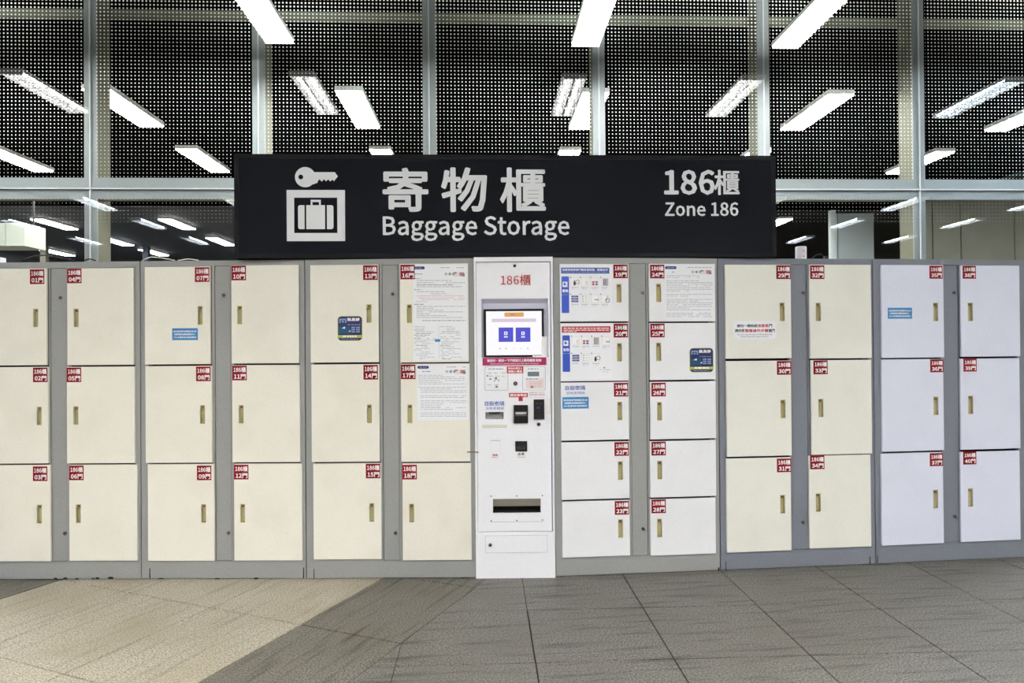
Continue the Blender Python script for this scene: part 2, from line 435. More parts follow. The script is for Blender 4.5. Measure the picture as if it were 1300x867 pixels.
for i in range(-40, 40):
    for j in range(-30, 50):
        x0, y0 = .2+i*gx, 3.37+j*.56
        q = [(x0, y0), (x0+gx, y0), (x0+gx, y0+.56), (x0, y0+.56)]
        q = clip(q, -CA, SA, -PM)
        for a, b, c in ((1,0,XR),(-1,0,-XL),(0,1,YT),(0,-1,-YB)): q = clip(q, a, b, c) if len(q) > 2 else q
        put(q, 'dark_slate')
tag(rest.build('floor_tile', floor), kind='stuff')

CEIL = 5.7
struct('ceiling', MB().box(-13, 14, -9, YW+.5, CEIL, CEIL+.2, 'ceiling_black'))
struct('wall_back', MB().box(-13, 14, -9, -8.8, 0, CEIL, 'hall_wall'))
struct('wall_left', MB().box(-13, -12.8, -8.8, YW+.5, 0, CEIL, 'hall_wall'))
struct('wall_right', MB().box(13.8, 14, -8.8, YW+.5, 0, CEIL, 'hall_wall'))

# curtain wall: panes run in front of the mullions, joints sealed on the mullion centres
MX = [-12.8, -11.4, -9.8, -8.2, -6.76, -5.24, -3.716, -2.144, -.518, 1.135, 2.769, 4.336, 5.93, 7.55, 9.2, 10.8, 12.4, 13.8]
TZ = 2.825
win = thing('window_1', None, None, (0, YW, 0), kind='structure')
for x in MX:
    MB().box(x-.058, x-.006, .022, .25, 0, CEIL, 'mullion_web').box(x+.006, x+.058, .022, .25, 0, CEIL, 'mullion_web') \
        .box(x-.06, x-.006, .014, .03, 0, CEIL, 'mullion').box(x+.006, x+.06, .014, .03, 0, CEIL, 'mullion').box(x-.006, x+.006, .02, .24, 0, CEIL, 'mullion').build('mullion', win)
    MB().box(x-.0055, x+.0055, -.001, .012, 0, CEIL, 'sealant').build('sealant_strip', win)
for x0, x1 in zip(MX, MX[1:]):
    MB().box(x0+.061, x1-.061, .014, .03, TZ-.095, TZ-.01, 'mullion').box(x0+.061, x1-.061, .014, .03, TZ+.004, TZ+.105, 'mullion') \
        .box(x0+.061, x1-.061, .03, .14, TZ-.09, TZ+.10, 'mullion_web').build('transom', win)
    MB().box(x0+.0085, x1-.0085, -.001, .012, TZ-.0055, TZ+.0055, 'sealant').build('sealant_strip', win)
    for z0, z1, fz0, fz1 in ((0, TZ-.0085, .1, TZ-.1), (TZ+.0085, CEIL, TZ+.11, CEIL-.05)):
        a, b = x0+.0085, x1-.0085; fa, fb = x0+.064, x1-.064
        g = MB().box(a, b, 0, .010, z0, z1, 'glass', skip='f')
        g.rect((fa, fz0, fb, fz1), 0, 'fritted_glass')
        g.rect((a, z0, b, fz0), 0, 'glass'); g.rect((a, fz1, b, z1), 0, 'glass'); g.rect((a, fz0, fa, fz1), 0, 'glass'); g.rect((fb, fz0, b, fz1), 0, 'glass')
        g.build('glass_pane', win)
MB().box(MX[0], MX[-1], .27, .33, 4.58, 4.66, 'mullion_web').build('outer_rail', win)

# beyond the glass
CB = 3.90
struct('ceiling_beyond', MB().box(-13, 14, YW+.36, 22, CB+.06, CB+.2, 'ceiling_black').box(-13, 14, YW+.36, YW+.5, CB+.2, CEIL, 'ceiling_black'))
struct('ceiling_panel_beyond', MB().box(-12.8, -1.5, 12.9, 21.4, CB+.052, CB+.0595, 'far_blue_wall'))
struct('wall_far', MB().box(-13, 14, 21.5, 21.7, 0, CB+.06, 'far_blue_wall'))
struct('wall_left_beyond', MB().box(-13, -12.8, YW+.5, 21.5, 0, CB+.06, 'far_blue_wall'))
wr = struct('wall_right_beyond', MB().box(13.6, 14, YW+.5, 21.5, 0, CB+.06, 'far_dark'))
# ================================================================== LIGHTS
WORDS = ['first', 'second', 'third', 'fourth', 'fifth', 'sixth', 'seventh', 'eighth', 'added, out of view, ninth', 'added, out of view, tenth']
LZ = 1.3+2.752
def louvre_parts(cool):
    h = MB(); L_, Wd, H = 1.16, .26, .055
    h.box(-Wd/2, Wd/2, -L_/2, L_/2, H-.006, H, 'lamp_housing')
    h.box(-Wd/2, -Wd/2+.006, -L_/2, L_/2, .024, H-.006, 'lamp_housing').box(Wd/2-.006, Wd/2, -L_/2, L_/2, .024, H-.006, 'lamp_housing')
    h.box(-Wd/2+.006, Wd/2-.006, -L_/2, -L_/2+.006, 0, H-.006, 'lamp_housing').box(-Wd/2+.006, Wd/2-.006, L_/2-.006, L_/2, 0, H-.006, 'lamp_housing')
    tb = [MB().tube([(s*.062, -L_/2+.02, .034), (s*.062, L_/2-.02, .034)], .013, 'tube_cool' if cool else 'tube', 10) for s in (-1, 1)]
    lv = MB().box(-.008, .008, -L_/2+.007, L_/2-.007, 0, .05, 'blade')
    n = 16
    for i in range(n):
        y = -L_/2+.007+(i+.5)*(L_-.014)/n
        for s in (-1, 1):
            x0, x1 = (.009, Wd/2-.007) if s > 0 else (-Wd/2+.007, -.009)
            lv.box(x0, x1, y-.0012, y+.0012, 0, .018, 'blade')
    wr_ = [MB().box(-.0012, .0012, yy-.0012, yy+.0012, H, CEIL-LZ, 'wire') for yy in (-.45, .45)]
    h.box(-.06, .06, -L_/2+.1, L_/2-.1, H+.0005, H+.004, 'fill_uplight')      # narrow uplight strip added on the housing top to brighten the glass dots
    return h.mesh('housing'), [t.mesh('tube') for t in tb], lv.mesh('louver'), [k.mesh('suspension_wire') for k in wr_]
LP = {False: louvre_parts(False), True: louvre_parts(True)}
def link(me, name, parent):
    o = bpy.data.objects.new(name, me); COL.objects.link(o); o.parent = parent; return o
def hall_light(x, y, label, cool=False, group=None):
    t = thing('louvred_light', label, 'ceiling light', (x, y, LZ), 0, group)
    h, tb, lv, ws = LP[cool]
    link(h, 'housing', t); [link(m, 'tube', t) for m in tb]; link(lv, 'louver', t); [link(m, 'suspension_wire', t) for m in ws]
    return t
HX = [-10.15, -7.4, -4.7, -1.83, .95, 2.82, 5.63, 8.4, 11.1]
seen = {-1.83: 'louvred twin-tube light hanging above the left end of the black sign', .95: 'louvred twin-tube light hanging above the sign, right of its middle',
        2.82: 'louvred twin-tube light at the top edge, above the Zone 186 end of the sign'}
seen[-4.7] = 'louvred twin-tube light by the glass, leftmost of its row, mirrored at upper left'
seen[5.63] = 'cool white louvred light by the glass, rightmost of its row, mirrored at upper right'
for x in HX[2:-2]:
    hall_light(x, 5.65, seen[x], cool=(x == 5.63), group='hall lights in the row by the glass')
for y in (-.1, -2.2, -4.6):
    for x in HX:
        hall_light(x, y, 'louvred twin-tube light behind the camera, seen only mirrored in the glass', cool=(abs(x) > 6), group='hall lights behind the camera')

def plain_parts(cool):
    h = MB(); L_, Wd, H = 1.16, .28, .06
    h.box(-Wd/2, Wd/2, -L_/2, L_/2, .012, H, 'lamp_housing')
    d = MB().box(-Wd/2+.006, Wd/2-.006, -L_/2+.006, L_/2-.006, 0, .0115, 'diffuser_cool' if cool else 'diffuser')
    return h.mesh('housing'), d.mesh('diffuser')
PP = {False: plain_parts(False), True: plain_parts(True)}
BX = [-11.44, -8.9, -6.4, -3.87, -1.36, 1.17, 3.75, 6.3, 8.8, 11.3]  # last two columns added out of view to wash the right wall panels
BY = [(7.56, 'row nearest the glass'), (9.63, 'second row from the glass'), (11.6, 'third row from the glass'), (14.55, 'fourth row from the glass'), (16.9, 'fifth row from the glass'), (18.8, 'farthest row')]
for j, (y, rw) in enumerate(BY):
    for i, x in enumerate(BX):
        if (i == 7 and y > 15) or (i > 7 and j > 1): continue
        cool = (i == 3 and j == 3) or (i == 1 and j == 4)
        t = thing('strip_light', 'glowing plain strip light beyond the glass, %s, %s from the left' % (rw, WORDS[i]), 'ceiling light', (x, y, CB-.0), 0, 'strip lights beyond the glass')
        link(PP[cool][0], 'housing', t); link(PP[cool][1], 'diffuser', t)

# ------------------------------------------------------------------ panels and columns beyond the glass
def px_wall(name, l, r, y, m, z1=CB+.055, d=.15, joints=()):
    x0, x1 = at_y(l, 300, y).x, at_y(r, 300, y).x
    if not joints: return struct(name, MB().box(x0, x1, y, y+d, 0, z1, m))
    b = struct(name, MB().box(x0, x1, y+.03, y+d, 0, z1, 'far_dark'))
    xs = [x0]+[at_y(j, 300, y).x for j in joints]+[x1]
    for a, c in zip(xs, xs[1:]): MB().box(a+.012, c-.012, y, y+.028, 0, z1, m).build('wall_panel', b)
    return b
px_wall('wall_right_of_passage', 1108, 1166, 14.4, 'far_dark')
px_wall('wall_lit_panels', 1060, 1110, 13.6, 'far_light_panel', joints=(1064,))
px_wall('wall_right_panels', 1170, 1420, 11.9, 'far_grey_panel', joints=(1184, 1220, 1288, 1350))
def column(px, y, wd, m, label):
    x = at_y(px, 300, y).x
    t = thing('column', label, 'column', (x, y, 0))
    MB().box(-wd/2, wd/2, -wd/2, wd/2, .15, CB+.05, m).build('shaft', t)
    MB().box(-wd/2-.03, wd/2+.03, -wd/2-.03, wd/2+.03, 0, .149, m).build('base', t)
column(56.5, 18.0, .14, 'far_grey_panel', 'thin grey column beyond the glass above door 01')
column(186, 18.0, .14, 'far_blue_wall', 'thin dark blue column beyond the glass above door 07')
column(1056.5, 13.3, .10, 'far_light_panel', 'pale column beyond the glass beside the light blue wall panel')
a = at_y(-60, 300, 10.6); b = at_y(31, 290, 10.6)
MB_ = MB(); hz0 = at_y(15, 312, 10.6).z; hz1 = at_y(15, 283, 10.6).z
bk = thing('hanging_box', 'white box-shaped screen hanging beyond the glass at far left', 'hanging box', ((a.x+b.x)/2, 10.6, hz0))
wdt = b.x-a.x
MB().box(-wdt/2, wdt/2-.28, 0, .5, 0, hz1-hz0, 'far_white').box(wdt/2-.27, wdt/2, 0, .5, 0, hz1-hz0, 'far_white').build('panel', bk)
for s in (-1, 1): MB().box(s*.5-.01, s*.5+.01, .24, .26, hz1-hz0, CB+.06-hz0, 'wire').build('hanger', bk)

# ================================================================== LOCKERS
NODES = [(-2.907, 4.003), (-1.948, 3.952), (-1.011, 3.896), (-.057, 3.857), (.389, 3.843), (1.348, 3.89), (2.293, 3.942), (3.303, 4.0125)]
LH = 1.80
#  no: (door l,t,r,b), (sticker x,y), (handle x,y)
D = {
1: ((-27,341,59.3,463.8),(38,342),(42.6,392)), 2: ((-26,466,60.9,588.4),(42,466.5),(47,516.5)), 3: ((-26,590.5,63.8,712.5),(41.8,592),(47.3,641)),
4: ((85.4,340.3,169.3,463.3),(85.2,341),(94,392)), 5: ((85,465.5,170.8,588),(84.8,466.5),(93.7,516)), 6: ((88,590,174.1,711.8),(87.9,591),(96.8,640.5)),
7: ((183.9,338.5,266.8,462.4),(247.4,339.3),(251.3,389)), 8: ((184.8,464.6,268.9,587.4),(249,465.3),(254.3,514.7)), 9: ((187.8,589.3,271.8,712),(250,591),(255.8,640.2)),
10: ((294,336.6,379.2,461.2),(293.9,337.3),(301.5,388.5)), 11: ((295,463.4,380.5,586.6),(294.9,464.2),(303.5,514.3)), 12: ((297.3,588.6,383.5,711.5),(297.1,590),(305.3,640)),
13: ((394.2,336.2,480.6,460),(461,336.8),(465.7,386.5)), 14: ((395.5,462.4,481.8,586.2),(461.4,463.2),(466.2,513.8)), 15: ((398,588.3,484,710),(464.4,588.6),(469.2,639)),
16: ((508,334.6,594.8,459.8),(508.3,336),(517,386.7)), 17: ((509.2,461.6,596.6,586),(509,462.7),(517.7,513.8)), 18: ((511,588,598.3,711),(510.8,590),(519.8,639.8)),
19: ((711,334.9,797.8,408),(778.6,335.8),(783,360.8)), 20: ((711.8,410.2,798,483.6),(779,411),(783.8,435.8)), 21: ((712.5,485.3,798.3,558.6),(779.3,486),(784,510.3)),
22: ((713,561,799,633.5),(780,561.2),(784.8,585.8)), 23: ((714,636,799.6,706.5),(780.4,635.9),(785,659.5)),
24: ((824,334.8,907.8,408),(825.2,336),(833.4,360.3)), 25: ((825,410,908.3,482),(825.5,410.8),(833.4,435.3)), 26: ((825.5,484.4,908.8,557),(826.9,485.8),(834.5,510.5)),
27: ((825.5,559.5,909,630.5),(827,560.7),(834.8,585.3)), 28: ((826,633,908.6,704),(827,634),(834.6,658.7)),
29: ((921,336,1004.3,455),(985.4,336.8),(990.2,384.5)), 30: ((922.5,458,1004.6,579),(986.2,458.3),(991.3,507.7)), 31: ((922.5,581.5,1004.2,700),(986.2,582),(990.8,628.5)),
32: ((1028,336,1106,454.8),(1028.3,336.8),(1036,384.5)), 33: ((1030,457,1106.6,576.5),(1032.5,457.6),(1039.3,506.5)), 34: ((1027.5,578,1105.6,695),(1028.4,578.2),(1036,626.5)),
35: ((1119.2,336.4,1198,454),(1179.8,337.4),(1185,384.5)), 36: ((1119.8,456,1198,572.5),(1180.8,456.2),(1185.5,503.8)), 37: ((1119.3,575,1197.6,691),(1180.3,575.2),(1185,622)),
38: ((1220,337,1294.6,452.5),(1222,337.4),(1229,384.5)), 39: ((1219.8,455,1294.8,570),(1223,455.3),(1229.5,502.5)), 40: ((1219.8,573,1295,686.5),(1222.6,573.2),(1229.3,620)),
}
BANKS = [
 dict(a=0, b=1, L=[1,2,3], R=[4,5,6], pan=(65,341,84.0,712), locks=[(77,378),(82.5,677)], dm='cream_paint', fm='grey_steel', desc='leftmost grey locker bank with six cream doors 01 to 06'),
 dict(a=1, b=2, L=[7,8,9], R=[10,11,12], pan=(273.6,338,292.6,711.5), locks=[(284,374.5),(290,676.3)], dm='cream_paint', fm='grey_steel', desc='second grey locker bank from the left, cream doors numbered 07 to 12'),
 dict(a=2, b=3, L=[13,14,15], R=[16,17,18], pan=(486.5,336.5,506,711), locks=[(498.5,373),(502,676.5)], dm='cream_paint', fm='grey_steel', desc='grey locker bank left of the payment kiosk, cream doors 13 to 18, notices on two'),
 dict(a=4, b=5, L=[19,20,21,22,23], R=[24,25,26,27,28], pan=(801.8,334.8,821,705), locks=[(815.3,371.6),(816.3,671.2)], dm='white_paint', fm='grey_steel', desc='grey locker bank right of the payment kiosk with ten small white doors 19 to 28'),
 dict(a=5, b=6, L=[29,30,31], R=[32,33,34], pan=(1006.4,336,1025.2,697), locks=[(1019.5,371.5),(1019.2,663)], dm='pale_cream_paint', fm='dim_cool_grey_steel', desc='grey locker bank with six pale cream doors numbered 29 to 34'),
 dict(a=6, b=7, L=[35,36,37], R=[38,39,40], pan=(1199.6,337,1217.6,688), locks=[(1211,371.5),(1212,655.5)], dm='cool_white_paint', fm='dim_cool_grey_steel', desc='rightmost locker bank with six bluish white doors numbered 35 to 40'),
]
DOOR_OFF = .012
def dashes(mb, F, l, t, r, y, m, h=.8, fill=.75, off=DOOR_OFF, word=(2.0, 7.0), yy=None):
    """one line of print too small to read, as short runs of ink"""
    x = l
    while x < r-1:
        wd = random.uniform(*word); e = min(x+wd, r)
        if random.random() < fill+.2: mb.rect(F.r(x, t, e, t+h, off), y, m)
        x = e+random.uniform(.5, 1.3)

def notice_sheet(F, off, no):
    y = -off-.0006; mb = MB(); ly = y-.0004
    if no == 16: l, t, r, b = 524.8, 336.3, 593.3, 457.5
    elif no == 17: l, t, r, b = 529.5, 462.4, 594.5, 533.5
    else: l, t, r, b = 844.3, 336, 906.4, 405.5
    mb.rect(F.r(l, t, r, b, off), y, 'paper')
    hx = l if no != 17 else l+.5
    rr = F.r(hx, t+2.0, hx+14.3, t+5.6, off); mb.rrect(rr, .006, ly, 'navy')
    dashes(mb, F, hx+2.5, t+3.4, hx+12, ly-.0003, 'sticker_pale', .9, off=off)
    dashes(mb, F, r-34, t+3, r-3, ly, 'ink_grey', .9, .6, off)
    # the round stamps and the picture strip
    s = t+11.5 if no == 16 else t+9.2
    for k, c in enumerate(('ink_grey', 'ink_dark', 'twig')):
        cx, cz = F.p(r-27+k*4.8, s, off); mb.ring(cx, cz, .0035, .0078, ly, c, 14); mb.disc(cx, cz, .0025, ly, c, 8)
    mb.rect(F.r(r-17.3, s-2.4, r-3, s+3, off), ly, 'pale_pink'); mb.rect(F.r(r-10, s-2.0, r-4, s+2.2, off), ly-.0002, 'stamp_red'); mb.rect(F.r(r-7, s, r-3.3, s+3, off), ly-.0003, 'ink_dark')
    mb.rect(F.r(r-17, s-2.3, r-13.6, s-.6, off), ly-.0002, 'ink_dark')
    dashes(mb, F, hx+2, s-.3, hx+18, ly, 'violet', .7, .3, off)
    y0 = t+17
    if no == 16:
        plan = [('h',17.0,9),('t',19.4,45),('t',22.2,62),('d',25.0,46),('t',27.3,58),('h',31.0,9),('t',33.6,36),('t',36.2,47),('p',38.8,60),('p',41.4,62),('p',43.6,62),('p',46.2,14),('h',49.6,12),
                ('t',52.2,62),('t',54.6,22),('t',57,34),('t',59.2,60),('t',61.6,18),('t',64,38),('t',66.4,60),('d',70.2,66)]
        for k, dy, ln in plan:
            c = {'h':'ink_dark','t':'ink_grey','d':'ink_dark','p':'ink_pink'}[k]
            ind = 1 if k == 'h' else 4
            dashes(mb, F, l+ind, t+dy, min(l+ind+ln, r-2), ly, c, .75, .72, off)
        for cxo, w_ in ((1, 28), (34, 30)):
            yy = 78.0
            while yy < 119:
                dashes(mb, F, l+cxo+random.choice((0, 2, 2)), t+yy, l+cxo+w_*random.uniform(.45, 1), ly, random.choice(('ink_grey','ink_grey','ink_dark','ink_grey')), .6, .65, off); yy += 2.15
        mb.rrect(F.r(l+27, t+94.2, l+34.3, t+97.6, off), .006, ly-.0003, 'sky_blue')
        mb.rect(F.r(l+32.2, t+76, l+32.5, t+119, off), ly, 'ink_grey')
    else:
        yy = 13.6
        while yy < (b-t)-2.4:
            dashes(mb, F, l+1.5+(3 if yy > 30 and no == 17 else 0), t+yy, l+(r-l)*random.choice((.97,.97,.93,.7,.5,.97)), ly, 'ink_grey', .62, .75, off)
            yy += 2.2 if random.random() < .82 else 4.2
    return mb

def guide_sheet(F, off, no):
    y = -off-.0006; ly = y-.0004; mb = MB()
    dy = 0 if no == 19 else 74.6; dx = 0 if no == 19 else .9
    mb.rect(F.r(711.6+dx, 335.6+dy, 776.5+dx, 406.6+dy, off), y, 'paper')
    if no == 19:
        mb.rect(F.r(712.3, 339.8, 773.6, 347.3, off), ly, 'banner_blue')
        mb.text('請置物後將箱門關妥後取物、謝謝合作', F.r(713.8, 341.0, 771.5, 344.0, off), ly-.0003, 'print_white', .02)
        dashes(mb, F, 714, 345.2, 771, ly-.0003, 'sticker_pale', .8, .95, off)
    else:
        mb.rect(F.r(713.3, 414.3, 774.9, 422.2, off), ly, 'banner_red')
        dashes(mb, F, 715.4, 415.9, 773, ly-.0003, 'pale_pink', 1.5, .9, off, (1.5, 5)); dashes(mb, F, 715.4, 418.6, 773, ly-.0003, 'pale_pink', 1.1, .9, off); dashes(mb, F, 715.4, 420.5, 732, ly-.0003, 'pale_pink', .9, .9, off)
    o = (0, 0) if no == 19 else (1.2, 74.9-.2)
    X = lambda v: v+o[0]
    Y = lambda v: v+o[1]
    mb.rrect(F.r(X(712.9), Y(351), X(722.4), Y(397.3), off), .005, ly, 'blue')
    # box-and-arrow emblem over two characters
    mb.holed(*[F.r(X(714), Y(357.6), X(720.3), Y(364.4), off)[i] for i in (0, 2, 1, 3)], [F.r(X(715.6), Y(358.8), X(718.6), Y(362.2), off)], ly-.0006, ly-.0001, 'print_white')
    mb.disc(*F.p(X(718.9), Y(359.2), off), .0075, ly-.0009, 'print_white', 14)
    mb.text('寄物' if no == 19 else '取物', F.r(X(713.8), Y(367.2), X(721.3), Y(371.4), off), ly-.0003, 'print_white', .03)
    dashes(mb, F, X(713.4), Y(373.6), X(721.8), ly-.0003, 'sticker_pale', 1.0, .9, off, (1, 3))
    cols = [725, 737.6, 750.4, 763.3]
    for rr in range(2):
        for c in range(4):
            if no == 20 and rr == 1 and c == 3: continue
            x, t = X(cols[c]), Y(353+rr*21.4)
            if rr == 1 and no == 20: t += .3
            mb.disc(*F.p(x-.7, t-1.0, off), .0036, ly, 'ink_dark', 10)
            mb.outline(F.r(x, t, x+9.3, t+10, off), .0009, ly, 'ink_pink' if rr == 0 else 'ink_grey')
            mb.rect(F.r(x+.3, t+.3, x+9, t+9.7, off), ly+.0001, 'print_white')
            k = (no, rr, c)
            def R(a, b_, c_, d_, m): mb.rect(F.r(x+a, t+b_, x+c_, t+d_, off), ly-.0002, m)
            if k in ((19,0,0), (20,1,2)):
                R(3,4.2,5.8,9,'ink_black'); mb.poly([F.p(x+3, t+4.4, off), F.p(x+4.4, t+2, off), F.p(x+5.8, t+6, off)], ly-.0003, 'ink_dark')
                cx, cz = F.p(x+8, t+5, off); mb.ring(cx, cz, .008, .0125, ly-.0002, 'tray_steel', 14)
            elif k in ((19,0,2), (20,0,1)):
                for a, m in ((1.2,'label_red'), (5.4,'banner_blue')):
                    R(a,4,a+3,6.2,m); R(a,7,a+3,9,m); R(a+.6,4.6,a+2.4,5.1,'print_white')
            elif k in ((19,0,3), (20,0,2)):
                R(2,.6,8.6,9.6,'ink_grey')
                for q in range(4): R(2.4, 1+q*2.2, 6.2, 2.2+q*2.2, 'violet' if no == 19 else 'ink_dark')
                for q in range(4): R(3.2, 1.4+q*2.2, 5.4, 1.8+q*2.2, 'pale_pink')
            elif rr == 1 and c == 0:
                for q in range(3): R(.4, 1+q*3, 9, 3.2+q*3, 'violet'); R(2.4, 1.6+q*3, 7, 2.6+q*3, 'sticker_pale')
            elif rr == 1 and c == 1:
                for q in range(3): R(1.6, 1.2+q*3, 3, 2.4+q*3, 'ink_dark'); R(4.6, 1.5+q*3, 7.6, 2.1+q*3, 'ink_grey')
            elif k in ((19,1,2), (20,0,3)):
                R(4.6,5.2,9.8,7,'ink_grey'); R(5.4,5.8,8.4,6.4,'ink_dark')
            elif k == (19,1,3):
                cx, cz = F.p(x+8, t+7, off); mb.ring(cx, cz, .008, .014, ly-.0002, 'ink_grey', 14); R(6,4.6,7.6,7,'ink_dark'); R(7,1,8,4,'ink_grey')
            else: R(5.6,3.6,8.4,8.6,'pale_pink')
            dashes(mb, F, x+.4, t+11.6, x+9.4, ly, 'ink_grey', .8, .8, off, (1.5, 4)); dashes(mb, F, x+1, t+13.6, x+7.8, ly, 'ink_grey', .5, .5, off, (1.5, 4))
    if no == 20:
        mb.disc(*F.p(767, 466.8, off), .0045, ly, 'label_red', 10); dashes(mb, F, 761, 469, 775, ly, 'ink_grey', .8, .8, off, (1, 3)); dashes(mb, F, 762, 471.8, 773, ly, 'ink_grey', .5, .5, off, (1, 3))
    return mb

def blue_notice(F, off, r, slope=0):
    y = -off-.0006; mb = MB(); l, t, rr, b = r; h = b-t
    mb.rect(F.r(l-.5, t-.5, rr+.5, b+.5, off), y, 'sky_blue_edge'); mb.rect(F.r(l, t, rr, b, off), y-.0003, 'sky_blue')
    for k, s in enumerate(('請記得密碼 關門後請確認已經上鎖', '如需要幫助請聯絡管理中心', '工作人員 置物後請勿遺留貴重物品')):
        mb.text(s, F.r(l+1.2+(.8 if k == 1 else 0), t+h*(.17+.26*k), rr-1.6-(1.2 if k == 1 else 0), t+h*(.35+.26*k), off), y-.0006, 'print_white', .02)
    return mb

def picture_sticker(F, off, r):
    y = -off-.0006; mb = MB(); l, t, rr, b = r; W_, H = rr-l, b-t
    Q = lambda a, b_, c, d: F.r(l+a*W_, t+b_*H, l+c*W_, t+d*H, off)
    mb.rrect(F.r(l-.7, t-.7, rr+.7, b+.7, off), .021, y, 'sticker_lime'); mb.rrect(Q(0, 0, 1, 1), .018, y-.0003, 'sticker_navy')
    mb.rect(Q(.36, .04, .93, .26), y-.0006, 'sticker_purple'); mb.rect(Q(.02, .42, .5, .72), y-.0006, 'sticker_teal')
    mb.rect(Q(.05, .09, .35, .27), y-.0006, 'sticker_pale'); mb.rect(Q(.11, .16, .29, .27), y-.0009, 'sticker_navy'); mb.disc(*F.p(l+.2*W_, t+.22*H, off), .006, y-.0012, 'sticker_pale', 12)
    mb.text('氣息診', Q(.38, .05, .92, .19), y-.0009, 'print_white', .05)
    dashes(mb, F, l+.4*W_, t+.33*H, l+.95*W_, y-.0009, 'sticker_pale', 1.0, .9, off, (1.5, 4))
    for i in range(3):
        for j in range(2): mb.rect(Q(.56+j*.2, .43+i*.09, .72+j*.2, .49+i*.09), y-.0009, 'sticker_pale')
    mb.poly([F.p(l+.15*W_, t+.5*H, off), F.p(l+.28*W_, t+.42*H, off), F.p(l+.3*W_, t+.51*H, off)], y-.0009, 'print_white')
    mb.poly([F.p(l+.44*W_, t+.62*H, off), F.p(l+.52*W_, t+.57*H, off), F.p(l+.52*W_, t+.65*H, off)], y-.0009, 'print_white')
    mb.rect(Q(0, .78, 1, .9), y-.0006, 'sticker_lime'); dashes(mb, F, l+.2*W_, t+.8*H, l+.82*W_, y-.0009, 'print_white', 1.8, .95, off, (2, 5))
    dashes(mb, F, l+.14*W_, t+.94*H, l+.85*W_, y-.0009, 'sticker_pale', .7, .95, off, (2, 5))
    return mb

